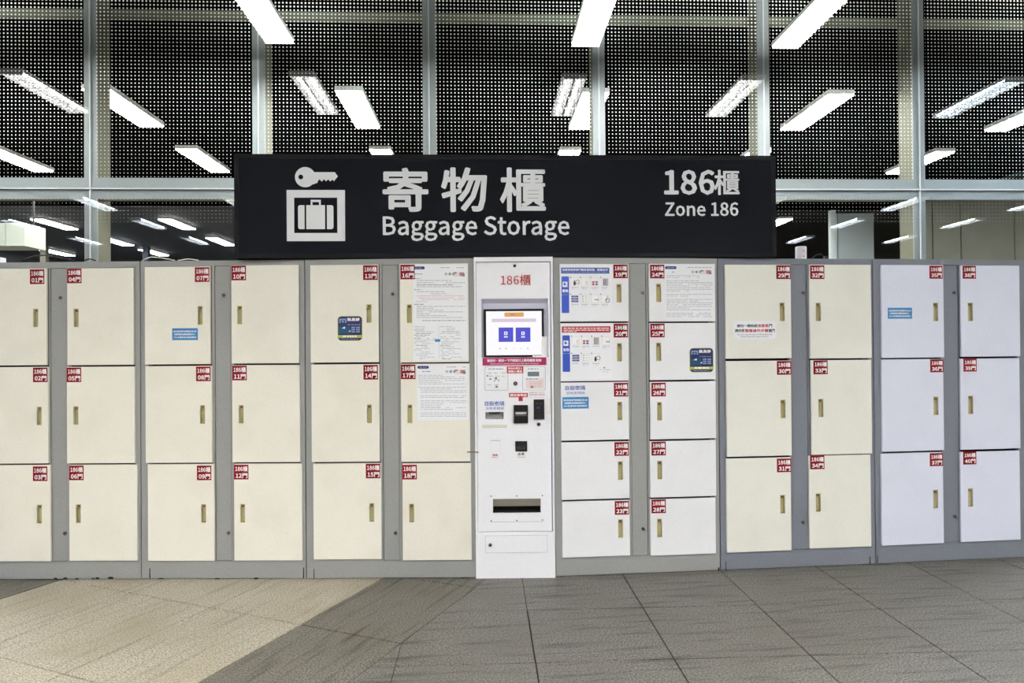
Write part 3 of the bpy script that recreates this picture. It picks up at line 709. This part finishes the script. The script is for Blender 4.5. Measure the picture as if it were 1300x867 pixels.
def build_bank(B):
    P, Q = NODES[B['a']], NODES[B['b']]
    F = Frame(P, Q); w_ = F.w
    root = thing('locker_bank', B['desc'], 'lockers', (P[0], P[1], 0), F.rz, 'locker banks either side of the kiosk')
    fm = B['fm']; g = .003
    # carcass: back, sides, top, bottom, dark-coloured block giving the shade behind the door gaps
    tp = .03; y0, y1 = .0202, .50; A = [(g, y0), (w_-g, y0), (w_-tp, y1), (tp, y1)]; bd = MB()
    bd.face([(x, y, LH) for x, y in A], fm).face([(x, y, .0) for x, y in A[::-1]], fm)
    for i in (1, 2, 3): p, q = A[i], A[(i+1) % 4]; bd.face([(*p, 0), (*q, 0), (*q, LH), (*p, LH)], fm)
    bd.build('body', root)
    MB().box(.03, w_-.03, .07, .48, .11, LH-.02, 'dark_gap').build('interior', root)
    rects = {}
    for n in B['L']+B['R']: rects[n] = F.r(*D[n][0], DOOR_OFF)
    holes = []
    for side in ('L', 'R'):
        rs = [rects[n] for n in B[side]]
        a_, b_ = (.001, .004) if side == 'L' else (-.004, .002)
        holes.append((max(r[0] for r in rs)+a_, min(r[1] for r in rs)+.002, min(r[2] for r in rs)+b_, max(r[3] for r in rs)+.003))
    ph = F.r(*B['pan'], 0)
    pz0 = ph[1]; pz1 = ph[3]
    holes.append((ph[0]-.003, pz0-.003, ph[2]+.003, pz1+.003))
    MB().holed(g, w_-g, .005, LH, holes, 0, .02, fm).build('frame', root)
    cp = MB().box(ph[0], ph[2], .004, .02, pz0, pz1, fm).build('center_panel', root)
    for (lx, ly) in B['locks']:
        x, z = F.p(lx, ly, 0)
        k = MB().plug(x, z, .0085, -.004, .004, 'chrome', 16); k.rect((x-.001, z-.004, x+.001, z+.004), -.0044, 'black'); k.plug(x+.004, z-.006, .004, -.007, -.004, 'black', 8)
        k.build('lock', cp)
    # low kick rail under the doors
    kz = min(r[1] for r in rects.values())
    MB().box(.016, w_-.016, -.0015, -.0002, .012, kz-.02, fm).build('plinth', root)
    for n in B['L']+B['R']:
        r = rects[n]; hx, hy = D[n][2]; jit = random.uniform(-.0015, .0015)
        hr = F.r(hx, hy, hx+5.5, hy+22.8, DOOR_OFF)
        dm = B['dm']
        d = MB().holed(r[0], r[2], r[1], r[3], [hr], -DOOR_OFF, -.0005, dm)
        door = d.build('door', root)
        # recessed pull: an open cup with a thin rim
        c = MB(); x0, z0, x1, z1 = hr; yb = .006; t = .0016
        c.face([(x0,yb,z0),(x1,yb,z0),(x1,yb,z1),(x0,yb,z1)], 'brass_cup')
        c.face([(x0,-.012,z0),(x0,yb,z0),(x0,yb,z1),(x0,-.012,z1)], 'brass_cup').face([(x1,-.012,z0),(x1,-.012,z1),(x1,yb,z1),(x1,yb,z0)], 'brass_cup')
        c.face([(x0,-.012,z0),(x1,-.012,z0),(x1,yb,z0),(x0,yb,z0)], 'brass_cup')
        c.box(x0, x1, -.009, yb-.0005, z1-.020, z1, 'brass_cup')
        c.box(x0+.003, x1-.003, -.0096, -.009, z1-.018, z1-.003, 'twig')  # dark brown plate paints the overhead shadow at the top of the cup
        c.holed(x0-t, x1+t, z0-t, z1+t, [hr], -.0132, -.0121, 'brass_rim')
        c.build('handle', door)
        sx, sy = D[n][1]
        sw, sh = (18.4, 18.6) if n < 19 else ((18.2, 17.4) if n < 35 else (16.8, 16.4))
        sr = F.r(sx, sy, sx+sw, sy+sh, DOOR_OFF)
        y = -DOOR_OFF-.0006
        s = MB().rect(sr, y, 'sticker_edge').rect(F.r(sx+.5, sy+.5, sx+sw-.5, sy+sh-.5, DOOR_OFF), y-.0003, 'sticker_red')
        s.rect(F.r(sx+.5, sy+sh*.48, sx+sw-.5, sy+sh*.52, DOOR_OFF), y-.0005, 'sticker_edge')
        s.text('186櫃', F.r(sx+1.6, sy+1.8, sx+sw-1.1, sy+sh*.45, DOOR_OFF), y-.0006, 'print_white', .022)
        s.text('%02d門' % n, F.r(sx+2.2, sy+sh*.57, sx+sw-1.1, sy+sh-1.6, DOOR_OFF), y-.0006, 'print_white', .03)
        tag(s.build('number_sticker', door), 'dark red sticker reading 186櫃 %02d門' % n)
        off = DOOR_OFF
        if n in (16, 17, 24): tag(notice_sheet(F, off, n).build('notice', door), 'white notice sheet of small print with a navy heading tab')
        if n in (19, 20): tag(guide_sheet(F, off, n).build('notice', door), 'white how-to guide with a %s banner and small pictures' % ('blue' if n == 19 else 'red'))
        if n == 7: tag(blue_notice(F, off, (219, 416.9, 251, 431.4)).build('notice', door), 'blue notice strip with white text')
        if n == 35: tag(blue_notice(F, off, (1127.2, 390.9, 1157.5, 404.3)).build('notice', door), 'blue notice strip with white text')
        if n == 13: tag(picture_sticker(F, off, (429.3, 401.8, 459.4, 432)).build('sticker', door), 'square navy picture sticker with rounded corners')
        if n == 25: tag(picture_sticker(F, off, (876, 442.3, 905, 472)).build('sticker', door), 'square navy picture sticker with rounded corners')
        if n == 21:
            m = blue_notice(F, off, (714.2, 504.2, 747, 518.4)); yy = -off-.0006
            m.text('自設密碼', F.r(717.6, 489.4, 743, 495.2, off), yy, 'text_blue', .02)
            m.text('沒有密碼紙', F.r(718.6, 497, 742.6, 500.6, off), yy, 'text_blue', .0)
            tag(m.build('notice', door), 'blue lettering over a blue notice strip')
        if n == 29:
            yy = -off-.0006; m = MB().rrect(F.r(931, 407.5, 985.5, 430.5, off), .02, yy, 'paper')
            m.text('請勿一開始就', F.r(935.4, 411.6, 961.4, 415.6, off), yy-.0003, 'ink_black', .03)
            m.text('按緊箱', F.r(961.8, 411.4, 975.6, 415.6, off), yy-.0003, 'ink_red', .03)
            m.text('門', F.r(976.2, 411.4, 980.2, 415.4, off), yy-.0003, 'ink_black', .03)
            m.text('請依照', F.r(933, 417.6, 945, 421.8, off), yy-.0003, 'ink_black', .03)
            m.text('螢幕操作步驟', F.r(945.6, 417.6, 975.6, 421.8, off), yy-.0003, 'ink_red', .03)
            m.text('關門', F.r(976, 417.6, 983.6, 421.8, off), yy-.0003, 'ink_black', .03)
            m.text('Do not close the door at the beginning', F.r(936.5, 423.4, 980, 425.9, off), yy-.0003, 'ink_black', .0)
            m.text('Please follow the steps to close it', F.r(940.5, 426.2, 975.5, 428.6, off), yy-.0003, 'ink_black', .0)
            tag(m.build('notice', door), 'white oval sticker with black and red lettering')
    for gx_, gy_, gw, gh in GRIME.get(B['a'], []):          # chipped, grimy spots along the foot of the bank
        q = F.r(gx_, gy_, gx_+gw, gy_+gh, .002); m = MB()
        m.poly([(q[0], q[1]), (q[2], q[1]), (q[2]-.001, q[3]-.002), ((q[0]+q[2])/2, q[3]), (q[0]+.001, q[3]-.003)], -.0021, 'black_matt'); m.build('grime_spot', root)
    return root, F
GRIME = {0: [(68, 733.2, 5, 2.2), (80, 732.8, 5.5, 2.4), (95, 733.6, 5, 1.8), (116, 733.4, 4, 1.8), (121, 732.6, 5, 2.6), (137, 732, 7, 3)],
         1: [(189.4, 721, 1.6, 13), (384.6, 720, 1.6, 14), (200, 733.6, 8, 1.4), (322, 733, 6, 2), (272, 733.6, 7, 1.4)],
         2: [(398, 722, 1.2, 12), (582, 732.4, 14, 1.5)], 5: [(921, 712, 1.2, 12), (1103.6, 706, 1.6, 10)], 4: [(911.4, 720, 2, 4.5)], 6: [(1113.5, 704, 1.2, 10)]}
for B in BANKS: build_bank(B)

# ================================================================== PAYMENT KIOSK
P, Q = NODES[3], NODES[4]
KF = Frame((P[0]-.006, P[1]-.012), (Q[0]-.010, Q[1]-.012)); kw = KF.w
kt = thing('payment_kiosk', 'white payment kiosk with a touch screen between the locker banks, below the sign', 'kiosk', (KF.o.x, KF.o.y, 0), KF.rz)
K = KF.r
edge = K(602.8, 326.6, 703.4, 733.4)
bx0, bx1 = edge[0], edge[2]
KB = MB(); A = [(bx0+.003, .10), (bx1-.003, .10), (bx1-.035, .50), (bx0+.03, .50)]
for i in range(4): KB.face([(*A[i], 0), (*A[(i+1) % 4], 0), (*A[(i+1) % 4], LH+.004), (*A[i], LH+.004)], 'kiosk_white')
KB.face([(x, y, LH+.004) for x, y in A], 'kiosk_white').box(bx0, bx0+.012, .0, .0995, 0, LH+.004, 'kiosk_white').box(bx1-.012, bx1, 0, .0995, 0, LH+.004, 'kiosk_white') \
    .box(bx0+.0125, bx1-.0125, 0, .0995, LH-.022, LH+.004, 'kiosk_white').box(bx0+.0125, bx1-.0125, 0, .0995, 0, K(650, 703, 660, 733)[3], 'kiosk_white').build('body', kt)
fp = K(605.7, 333.3, 699.5, 674.2)         # front service panel
scr = K(611.2, 379.2, 696.2, 453.6); tray = K(625.8, 633, 686.4, 650.8); slot = K(616.2, 523, 639.4, 531.8)
panel = MB().holed(fp[0]+.0005, fp[2]-.0005, fp[1], fp[3], [scr, tray, slot], -.002, .012, 'kiosk_white').build('front_panel', kt)
# screen bay: hood slopes back to the glass
hz = K(650, 386, 660, 393)
bay = MB(); x0, z0, x1, z1 = scr
zb = K(650, 391, 660, 400)[3]
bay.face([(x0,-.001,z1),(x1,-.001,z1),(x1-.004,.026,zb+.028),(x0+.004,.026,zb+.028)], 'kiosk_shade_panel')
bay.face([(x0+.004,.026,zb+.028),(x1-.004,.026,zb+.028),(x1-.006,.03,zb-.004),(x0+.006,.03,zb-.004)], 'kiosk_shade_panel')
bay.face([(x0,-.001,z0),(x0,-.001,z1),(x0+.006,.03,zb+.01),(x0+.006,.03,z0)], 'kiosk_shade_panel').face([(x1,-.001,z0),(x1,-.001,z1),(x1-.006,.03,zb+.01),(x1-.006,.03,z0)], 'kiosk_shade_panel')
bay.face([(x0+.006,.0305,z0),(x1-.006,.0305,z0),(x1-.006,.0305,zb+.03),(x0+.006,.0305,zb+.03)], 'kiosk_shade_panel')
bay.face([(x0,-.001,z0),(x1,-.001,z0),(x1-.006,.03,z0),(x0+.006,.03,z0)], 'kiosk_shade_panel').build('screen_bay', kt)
so = -.022
bz = K(614.2, 392.2, 690.6, 453.4, so); ds = K(617.2, 395, 687.8, 450.8, so)
sc_ = MB().holed(bz[0], bz[2], bz[1], bz[3], [ds], .020, .030, 'black').build('screen', kt)
dd = MB(); Y0 = .0225
dd.rect(ds, Y0+.003, 'screen_white')
R2 = lambda *a: K(*a, -.0255)
dd.rrect(R2(640.3, 396.6, 665, 402.2), .007, Y0, 'screen_orange'); dd.rect(R2(624.3, 404.5, 680.5, 408.8), Y0, 'screen_pink')
dd.rect(R2(633, 415.7, 651.6, 434), Y0, 'screen_blue'); dd.rect(R2(654.6, 415.7, 673.4, 434), Y0, 'screen_blue')
for x, s in ((639.8, '寄物'), (661.6, '取物')):
    q = R2(x+.3, 421, x+4.4, 425); dd.holed(q[0], q[2], q[1], q[3], [R2(x+1.5, 421.9, x+3.2, 424)], Y0-.0008, Y0-.0003, 'screen_white')
    dd.text(s, R2(x, 426.4, x+4.8, 428.8), Y0-.0005, 'screen_white', .03)
for x in (634, 642, 652, 661, 669.5): dd.disc(*KF.p(x+.5, 442.4, -.0255), .0034, Y0, 'screen_grey' if x in (634, 669.5, 642) else 'screen_pink', 10)
dashes(dd, KF, 648, 399, 656, Y0-.0004, 'ink_dark', .8, .9, -.0255)
tag(dd.build('display', sc_), 'bright white touch display with two violet-blue buttons')
# flat white patch over the lower right corner of the screen
ws = MB(); ws.poly([KF.p(687.4, 427, -.019), KF.p(694.8, 427, -.019), KF.p(694.8, 453.2, -.019), KF.p(676, 453.2, -.019), KF.p(676, 451.2, -.019), KF.p(687.2, 451.2, -.019)], .0188, 'print_white').build('corner_patch', sc_)
# magenta strip
ms = MB(); yk = -.0026
ms.rect(K(612.6, 453.8, 693.6, 463.8, .002), yk, 'magenta')
ms.text('離開時‧請按一下門確認已上鎖再離開 謝謝', K(618.5, 455.7, 687.3, 459.4, .002), yk-.0003, 'print_white', .03)
ms.text('Before leave, please make sure the door is locked', K(622.8, 460.5, 683.2, 462.9, .002), yk-.0003, 'print_white', .01)
tag(ms.build('notice', panel), 'magenta strip with white lettering below the screen')
# instruction cards
def card(l, t, r, b, m='seam'):
    mb = MB(); mb.rrect(K(l, t, r, b, .002), .008, yk, m); mb.rrect(K(l+.35, t+.35, r-.35, b-.35, .002), .0075, yk-.0002, 'paper'); return mb
c1 = card(615.6, 465.2, 645, 495.6)
dashes(c1, KF, 620, 467.8, 639, yk-.0005, 'ink_dark', 1.0, .9, .002, (1.5, 4))
for x, y in ((619, 473), (627, 473), (637, 473), (618, 477), (622, 477), (629, 477), (637, 477), (619, 488), (628, 488)): dashes(c1, KF, x, y, x+5, yk-.0005, 'ink_grey', 1.0, .8, .002, (1, 3))
for x, y, s in ((617.6, 476.2, 2.2), (621.4, 480.2, 2.4), (628, 479, 3.2), (632, 482, 1.8), (627, 482.6, 1.8), (629, 489.8, 3)): c1.rect(K(x, y, x+s, y+s*.8, .002), yk-.0005, 'ink_dark')
tag(c1.build('instruction_card', panel), 'white card of small diagrams left of the coin slot')
c2 = card(663.2, 465.2, 692.4, 495.2)
dashes(c2, KF, 670, 467.8, 684, yk-.0005, 'ink_dark', 1.0, .9, .002, (1.5, 4)); c2.rect(K(669.8, 471.9, 684.4, 477.6, .002), yk-.0005, 'lcd'); dashes(c2, KF, 673, 474, 681, yk-.0008, 'ink_dark', 1.0, .9, .002)
c2.rect(K(667.5, 480.2, 690.5, 493, .002), yk-.0005, 'pale_pink'); dashes(c2, KF, 668, 480.4, 684, yk-.0008, 'ink_dark', 1.0, .9, .002, (1.5, 4))
for yy in (484, 486.2, 488.4, 490.6): dashes(c2, KF, 672, yy, 688, yk-.0008, 'ink_pink', .9, .7, .002)
c2.rect(K(673.6, 489.8, 677.2, 492.8, .002), yk-.001, 'stamp_red')
tag(c2.build('instruction_card', panel), 'white card with a small grey display and pink sheet')
lb = MB(); lb.rect(K(643.4, 465, 664.4, 473.8, .002), yk-.0012, 'label_red')
lb.text('請由此處投入', K(645, 466.1, 663, 468.9, .002), yk-.0016, 'print_white', .02); lb.text('請輸入電話', K(645, 469.8, 663, 472.9, .002), yk-.0016, 'print_white', .03)
tag(lb.build('label', panel), 'small red label with white characters above the coin slot')
lb = MB(); lb.rect(K(646.2, 498.9, 670, 504.2, .002), yk, 'label_red'); lb.rect(K(658.4, 504.1, 663.6, 509.2, .002), yk, 'label_red')
lb.text('請自備零錢', K(647.6, 499.8, 668.6, 503.3, .002), yk-.0004, 'print_white', .03)
tag(lb.build('label', panel), 'red label with a downward stem above the banknote reader')
lb = MB()
lb.text('本機只收千元以下', K(672, 497, 691.4, 499.2, .002), yk, 'stamp_red', .0); lb.text('請使用讀卡機感應', K(672, 499.8, 691.4, 502, .002), yk, 'stamp_red', .0); dashes(lb, KF, 672.5, 504, 690, yk, 'ink_pink', .6, .7, .002)
for i in range(9): lb.rect(K(697, 506+i*2.2, 699, 507.4+i*2.2, .002), yk, 'tape'); lb.rect(K(694, 506.4+i*2.2, 695.6, 507.2+i*2.2, .002), yk, 'tape')
tag(lb.build('label', panel), 'small red print above the card reader')
cs = MB().plug(*KF.p(654.4, 486.8, .002), .0115, -.0055, -.0022, 'black', 20); cs.rect(K(653.6, 485.6, 655.4, 488.4, .006), -.006, 'seam'); cs.build('coin_slot', panel)
# banknote reader
q = K(652.3, 514.2, 670.2, 537.2, .008); br = MB().holed(q[0], q[2], q[1], q[3], [K(654.2, 522.5, 668.6, 525.8, .008)], -.012, -.0022, 'black')
br.box(q[0]+.008, q[2]-.008, -.016, -.0122, *[K(650, 526.4, 660, 528, .012)[i] for i in (1, 3)], 'chrome'); tag(br.build('banknote_reader', panel), 'black banknote reader with a silver lip')
q = K(677.6, 507, 691, 532, .01); cr_ = MB().box(q[0], q[2], -.014, -.0022, q[1], q[3], 'black')
cr_.rect(K(680.5, 511.8, 683, 512.8, .014), -.0144, 'twig'); cr_.rect(K(685.5, 512, 688.5, 512.8, .014), -.0144, 'twig'); cr_.rect(K(680.6, 516, 686, 519, .014), -.0144, 'sticker_purple')
tag(cr_.build('card_reader', panel), 'tall black card reader')
x, z = KF.p(683.9, 538.6, .004); MB().plug(x, z, .0105, -.006, -.0022, 'chrome', 18).plug(x, z, .006, -.008, -.006, 'black', 12).build('lock', panel)
tx = MB(); tx.text('自設密碼', K(615.4, 509.2, 640.2, 515, .002), yk, 'text_blue', .02); tx.text('沒有密碼紙', K(616.3, 516.3, 640, 520.2, .002), yk, 'text_blue', .0)
tag(tx.build('lettering', panel), 'blue lettering above the receipt slot')
rs_ = MB(); x0, z0, x1, z1 = slot
rs_.face([(x0,.022,z0),(x1,.022,z0),(x1,.022,z1),(x0,.022,z1)], 'slot_grey').face([(x0,-.001,z0),(x1,-.001,z0),(x1,.022,z0),(x0,.022,z0)], 'slot_grey').face([(x0,-.001,z1),(x1,-.001,z1),(x1,.022,z1),(x0,.022,z1)], 'black')
rs_.face([(x0,-.001,z0),(x0,-.001,z1),(x0,.022,z1),(x0,.022,z0)], 'slot_grey').face([(x1,-.001,z0),(x1,-.001,z1),(x1,.022,z1),(x1,.022,z0)], 'slot_grey')
rs_.box(x0+.02, x1-.02, .004, .020, z1-.009, z1-.001, 'black'); rs_.build('receipt_slot', panel)
MB().rect(K(612.2, 539.2, 643.8, 542.8, .002), yk, 'tape').rect(K(612.2, 542.5, 643.8, 542.9, .002), yk-.0002, 'ink_grey').build('tape_strip', panel)
q = K(623.2, 558.8, 635.2, 577.2, .004); fl = MB().box(q[0], q[2], -.006, -.0022, q[1], q[3], 'kiosk_white'); fl.outline(q, .0012, -.0064, 'tape'); fl.rect((q[0], q[3]-.003, q[2], q[3]), -.0066, 'ink_grey')
fl.build('flap', panel)
lb = MB().rect(K(624.2, 575.6, 633.6, 582, .006), -.0068, 'paper'); lb.text('回收', K(625.6, 576.2, 632, 578.8, .006), -.0072, 'ink_red', .04); dashes(lb, KF, 625, 580.2, 633, -.0072, 'ink_red', .8, .8, .006, (1, 2)); lb.build('label', panel)
q = K(654.2, 560, 669.2, 573, .004); cb = MB().holed(q[0], q[2], q[1], q[3], [K(655.6, 561.2, 667.8, 571.6, .004)], -.006, -.0022, 'black'); cb.rect(K(655, 560.6, 668.6, 572.4, .002), -.0024, 'black_matt'); cb.build('coin_return', panel)
lb = MB().rect(K(655.8, 573.8, 669.2, 582.2, .002), yk, 'paper'); lb.text('退 幣', K(657.4, 574.7, 665.6, 578.2, .002), yk-.0004, 'ink_black', .02); lb.text('Refund', K(657.4, 579.3, 666.2, 581, .002), yk-.0004, 'ink_red', .0); lb.build('label', panel)
# delivery tray
x0, z0, x1, z1 = tray; tr = MB()
tr.face([(x0,-.001,z1),(x1,-.001,z1),(x1,.03,z0+.03),(x0,.03,z0+.03)], 'tray_steel').face([(x0,.03,z0+.034),(x1,.03,z0+.034),(x1,.07,z0),(x0,.07,z0)], 'black_matt')
tr.face([(x0,-.001,z0),(x1,-.001,z0),(x1,.07,z0),(x0,.07,z0)], 'black_matt').face([(x0,-.001,z0),(x0,-.001,z1),(x0,.07,z1),(x0,.07,z0)], 'seam').face([(x1,-.001,z0),(x1,-.001,z1),(x1,.07,z1),(x1,.07,z0)], 'seam')
tr.build('tray', panel)
for sx, sy in ((623.4, 629.9), (655.9, 629.5), (688.6, 629), (623.6, 661.2), (656.2, 660.7), (688.8, 660.1)):
    MB().plug(*KF.p(sx, sy, .003), .0036, -.0036, -.0022, 'black', 10).build('screw', panel)
MB().rect(K(622.5, 662, 689.5, 662.5, .002), yk, 'ink_grey').build('scratch', panel)
tx = MB(); tx.text('186櫃', K(635.7, 348.6, 673.8, 362.2, .002), yk, 'red_letters', .004); tag(tx.build('lettering', panel), 'red lettering reading 186櫃')
x, z = KF.p(653.4, 337.5, .002); MB().plug(x, z, .0085, -.006, -.0022, 'chrome', 16).plug(x, z, .004, -.0075, -.006, 'black', 10).build('lock', panel)
# lower access door
ld = K(606.6, 675.6, 703-1.2, 702.4); 
low = MB().box(bx0+.0128, bx1-.0128, -.001, .012, K(650, 703.6, 660, 720)[3], fp[1]-.0035, 'kiosk_white').build('lower_door', kt)
q = K(616.2, 679.4, 695, 701.4, .004); MB().box(q[0], q[2], -.0065, -.0012, q[1], q[3], 'kiosk_white').outline(q, .0014, -.0068, 'ink_grey').build('access_flap', low)
x, z = KF.p(622.4, 691.6, .006); MB().plug(x, z, .0095, -.012, -.0066, 'chrome', 16).plug(x, z, .005, -.014, -.012, 'black', 10).build('lock', low)

# ================================================================== SIGN
SY = 3.87
SF = Frame((at_y(297.2, 260, SY).x, SY), (at_y(985.2, 260, SY).x, SY)); sw_ = SF.w
sz0 = LH+.006; sz1 = at_y(640, 196.4, SY).z
sg = thing('overhead_sign', 'long black sign with white lettering 寄物櫃 Baggage Storage standing on the locker tops', 'sign', (SF.o.x, SY, 0))
MB().box(0, sw_, .008, .22, sz0, sz1, 'sign_black').build('box', sg)
e = .024
MB().holed(0, sw_, sz0, sz1, [(e, sz0+e, sw_-e, sz1-e)], 0, .0078, 'sign_rim').build('rim', sg)
MB().box(e+.001, sw_-e-.001, .002, .0078, sz0+e+.001, sz1-e-.001, 'sign_black').build('face', sg)
G = lambda *a: SF.r(*a)
yt = .0008
def lett(s, r, bold, spacing=1.0):
    o = MB().text(s, G(*r), yt, 'sign_white', bold, spacing).build('lettering', sg); tag(o, 'white lettering reading ' + s)
lett('寄', (485.6, 212.8, 543.9, 269.0), .021); lett('物', (560, 212.4, 618.4, 269.2), .021); lett('櫃', (634.6, 212.6, 692.8, 269.2), .017)
lett('Baggage Storage', (485.9, 274.2, 723, 306), .017)
lett('186', (843, 215.4, 907.5, 247.4), .024); lett('櫃', (906.6, 215.6, 938.8, 247.6), .015); lett('Zone 186', (844.2, 256.6, 937.4, 274.4), .02)
ic = MB(); o_ = G(364, 241.2, 438, 306); i_ = G(373.4, 250.8, 428.2, 295.8)
ic.holed(o_[0], o_[2], o_[1], o_[3], [i_], yt-.001, yt+.001, 'sign_white')
ic.rrect(G(378.3, 260.4, 386.6, 290.8), .012, yt, 'sign_white'); ic.rect(G(382.5, 260.4, 386.6, 290.8), yt-.0002, 'sign_white')
ic.rect(G(388.8, 260.4, 412.6, 290.8), yt, 'sign_white'); ic.rrect(G(415, 260.4, 423.3, 290.8), .012, yt, 'sign_white'); ic.rect(G(415, 260.4, 419, 290.8), yt-.0002, 'sign_white')
h_ = G(394.4, 253.6, 407.2, 260.6); ic.holed(h_[0], h_[2], h_[1], h_[3], [G(396.6, 256.4, 405, 261)], yt-.001, yt+.001, 'sign_white')
tag(ic.build('emblem', sg), 'white suitcase in a square frame')
ky = MB(); cx, cz = SF.p(387.4, 224.8); hx_, hz_ = SF.p(381.8, 224.6); n = 32; R0, R1 = .057, .0135
for i in range(n):
    a0, a1 = 2*pi*i/n, 2*pi*(i+1)/n
    ky.poly([(hx_+R1*cos(a0), hz_+R1*sin(a0)), (cx+R0*cos(a0), cz+R0*sin(a0)), (cx+R0*cos(a1), cz+R0*sin(a1)), (hx_+R1*cos(a1), hz_+R1*sin(a1))], yt, 'sign_white')
pts = [(396,218.5),(425,218.5),(428.9,223.8),(424,230),(422.2,228),(419.2,230.2),(416.6,227.6),(413.8,230.2),(411.4,227.6),(408.6,230.4),(405,227.5),(402.6,232.2),(396,234.4)]
ky.poly([SF.p(*p) for p in pts[::-1]], yt-.0004, 'sign_white'); tag(ky.build('emblem', sg), 'white key')

# ================================================================== SMALL THINGS ON TOP OF THE LOCKERS
def on_top(px, depth, bank_nodes):    # a point on the locker tops, depth behind the front line
    F = Frame(*bank_nodes); x, _ = F.p(px, 330, -depth); q = F.o+F.u*x-F.n*depth; return q.x, q.y
x, y = on_top(1017, .12, (NODES[5], NODES[6]))
rw = .032; hgt = .088
t = thing('wifi_router', 'small white upright canister on the locker top right of the sign', 'router', (x, y, LH+.0))
b_ = MB()
for i in range(20):
    a0, a1 = 2*pi*i/20, 2*pi*(i+1)/20
    for (r0, z0, r1, z1) in ((rw*.95, 0, rw, .006), (rw, .006, rw, hgt-.006), (rw, hgt-.006, rw*.9, hgt)):
        b_.face([(r0*cos(a0), r0*sin(a0), z0), (r0*cos(a1), r0*sin(a1), z0), (r1*cos(a1), r1*sin(a1), z1), (r1*cos(a0), r1*sin(a0), z1)], 'router_white')
b_.face([(rw*.9*cos(2*pi*i/20), rw*.9*sin(2*pi*i/20), hgt) for i in range(20)], 'router_white'); b_.build('body', t, smooth=False)
k = MB(); k.plug(0, .058, .006, -rw-.0015, -rw+.004, 'ink_pink', 12); k.plug(0, .026, .005, -rw-.0015, -rw+.004, 'ink_grey', 12); k.build('button', t)
x, y = on_top(1048, .12, (NODES[5], NODES[6]))
t = thing('plug_adapter', 'tiny black plug with a looped cable on the locker top above door 32', 'plug', (x, y, LH))
MB().box(-.009, .009, -.012, .012, 0, .032, 'black').box(-.012, .012, -.014, .014, 0, .008, 'cable_white').build('body', t)
MB().tube([(-.008, 0, .028), (-.03, 0, .045), (-.055, .01, .038), (-.085, .02, .012), (-.10, .03, .004)], .0025, 'cable').build('cable', t)
def cable(pxs, nodes, label, m, r=.004, z0=None):
    x, y = on_top(pxs[0][0], .1, nodes); t_ = MB(); pts = []
    for i, (px, py) in enumerate(pxs):
        qx, qy = on_top(px, .1, nodes); q = at_y(px, py, qy); pts.append((q.x-x, qy-y, max(q.z-LH, r)))
    t_.tube(pts, r, m); o = t_.build('cable', loc=(x, y, LH)); tag(o, label, 'cable'); return o
cable([(28, 331), (33, 328.5), (40, 326), (50, 324.2), (60, 324), (72, 326), (84, 328.5), (96, 331)], (NODES[0], NODES[1]), 'black cable arching over the locker top above doors 01 and 04', 'cable', .0045)
cable([(108, 331), (111, 329), (115, 328.8), (119, 330), (122, 331)], (NODES[0], NODES[1]), 'short black cable loop on the locker top below the left mullion', 'cable', .0035)
cable([(180, 331), (186, 328), (192, 326.4), (200, 326.6), (214, 329), (222, 330.5)], (NODES[1], NODES[2]), 'white cable lying on the locker top above door 07', 'cable_white', .003)
cable([(226, 330.5), (240, 328.6), (252, 330.5)], (NODES[1], NODES[2]), 'thin pale cable bump on the locker top left of the sign', 'cable_white', .003)
x, y = on_top(-3, .12, (NODES[0], NODES[1]))
tb = MB().box(-.03, .028, -.02, .03, 0, .045, 'router_white'); tb.face([(-.03,-.02,.0455),(.02,-.02,.0455),(.01,0,.058),(-.03,0,.058)], 'router_white')
o = tb.build('white_box', loc=(x, y, LH)); tag(o, 'small white box on the locker top at the left picture edge', 'box')
# twig stuck in the gap beside the kiosk
g_ = Frame(NODES[2], NODES[3]); a = g_.p(593, 573.8, .016); b = g_.p(607.5, 574.2, .016)
o = MB().tube([(0, 0, 0), ((b[0]-a[0])*.5, -.001, .001), (b[0]-a[0], 0, b[1]-a[1])], .0032, 'twig', 6).build('twig')
q = g_.o+g_.u*a[0]+g_.n*.016; o.location = (q.x, q.y, a[1]); o.rotation_euler = (0, 0, g_.rz)
tag(o, 'thin brown stick caught across the gap between door 17 and the kiosk', 'stick')
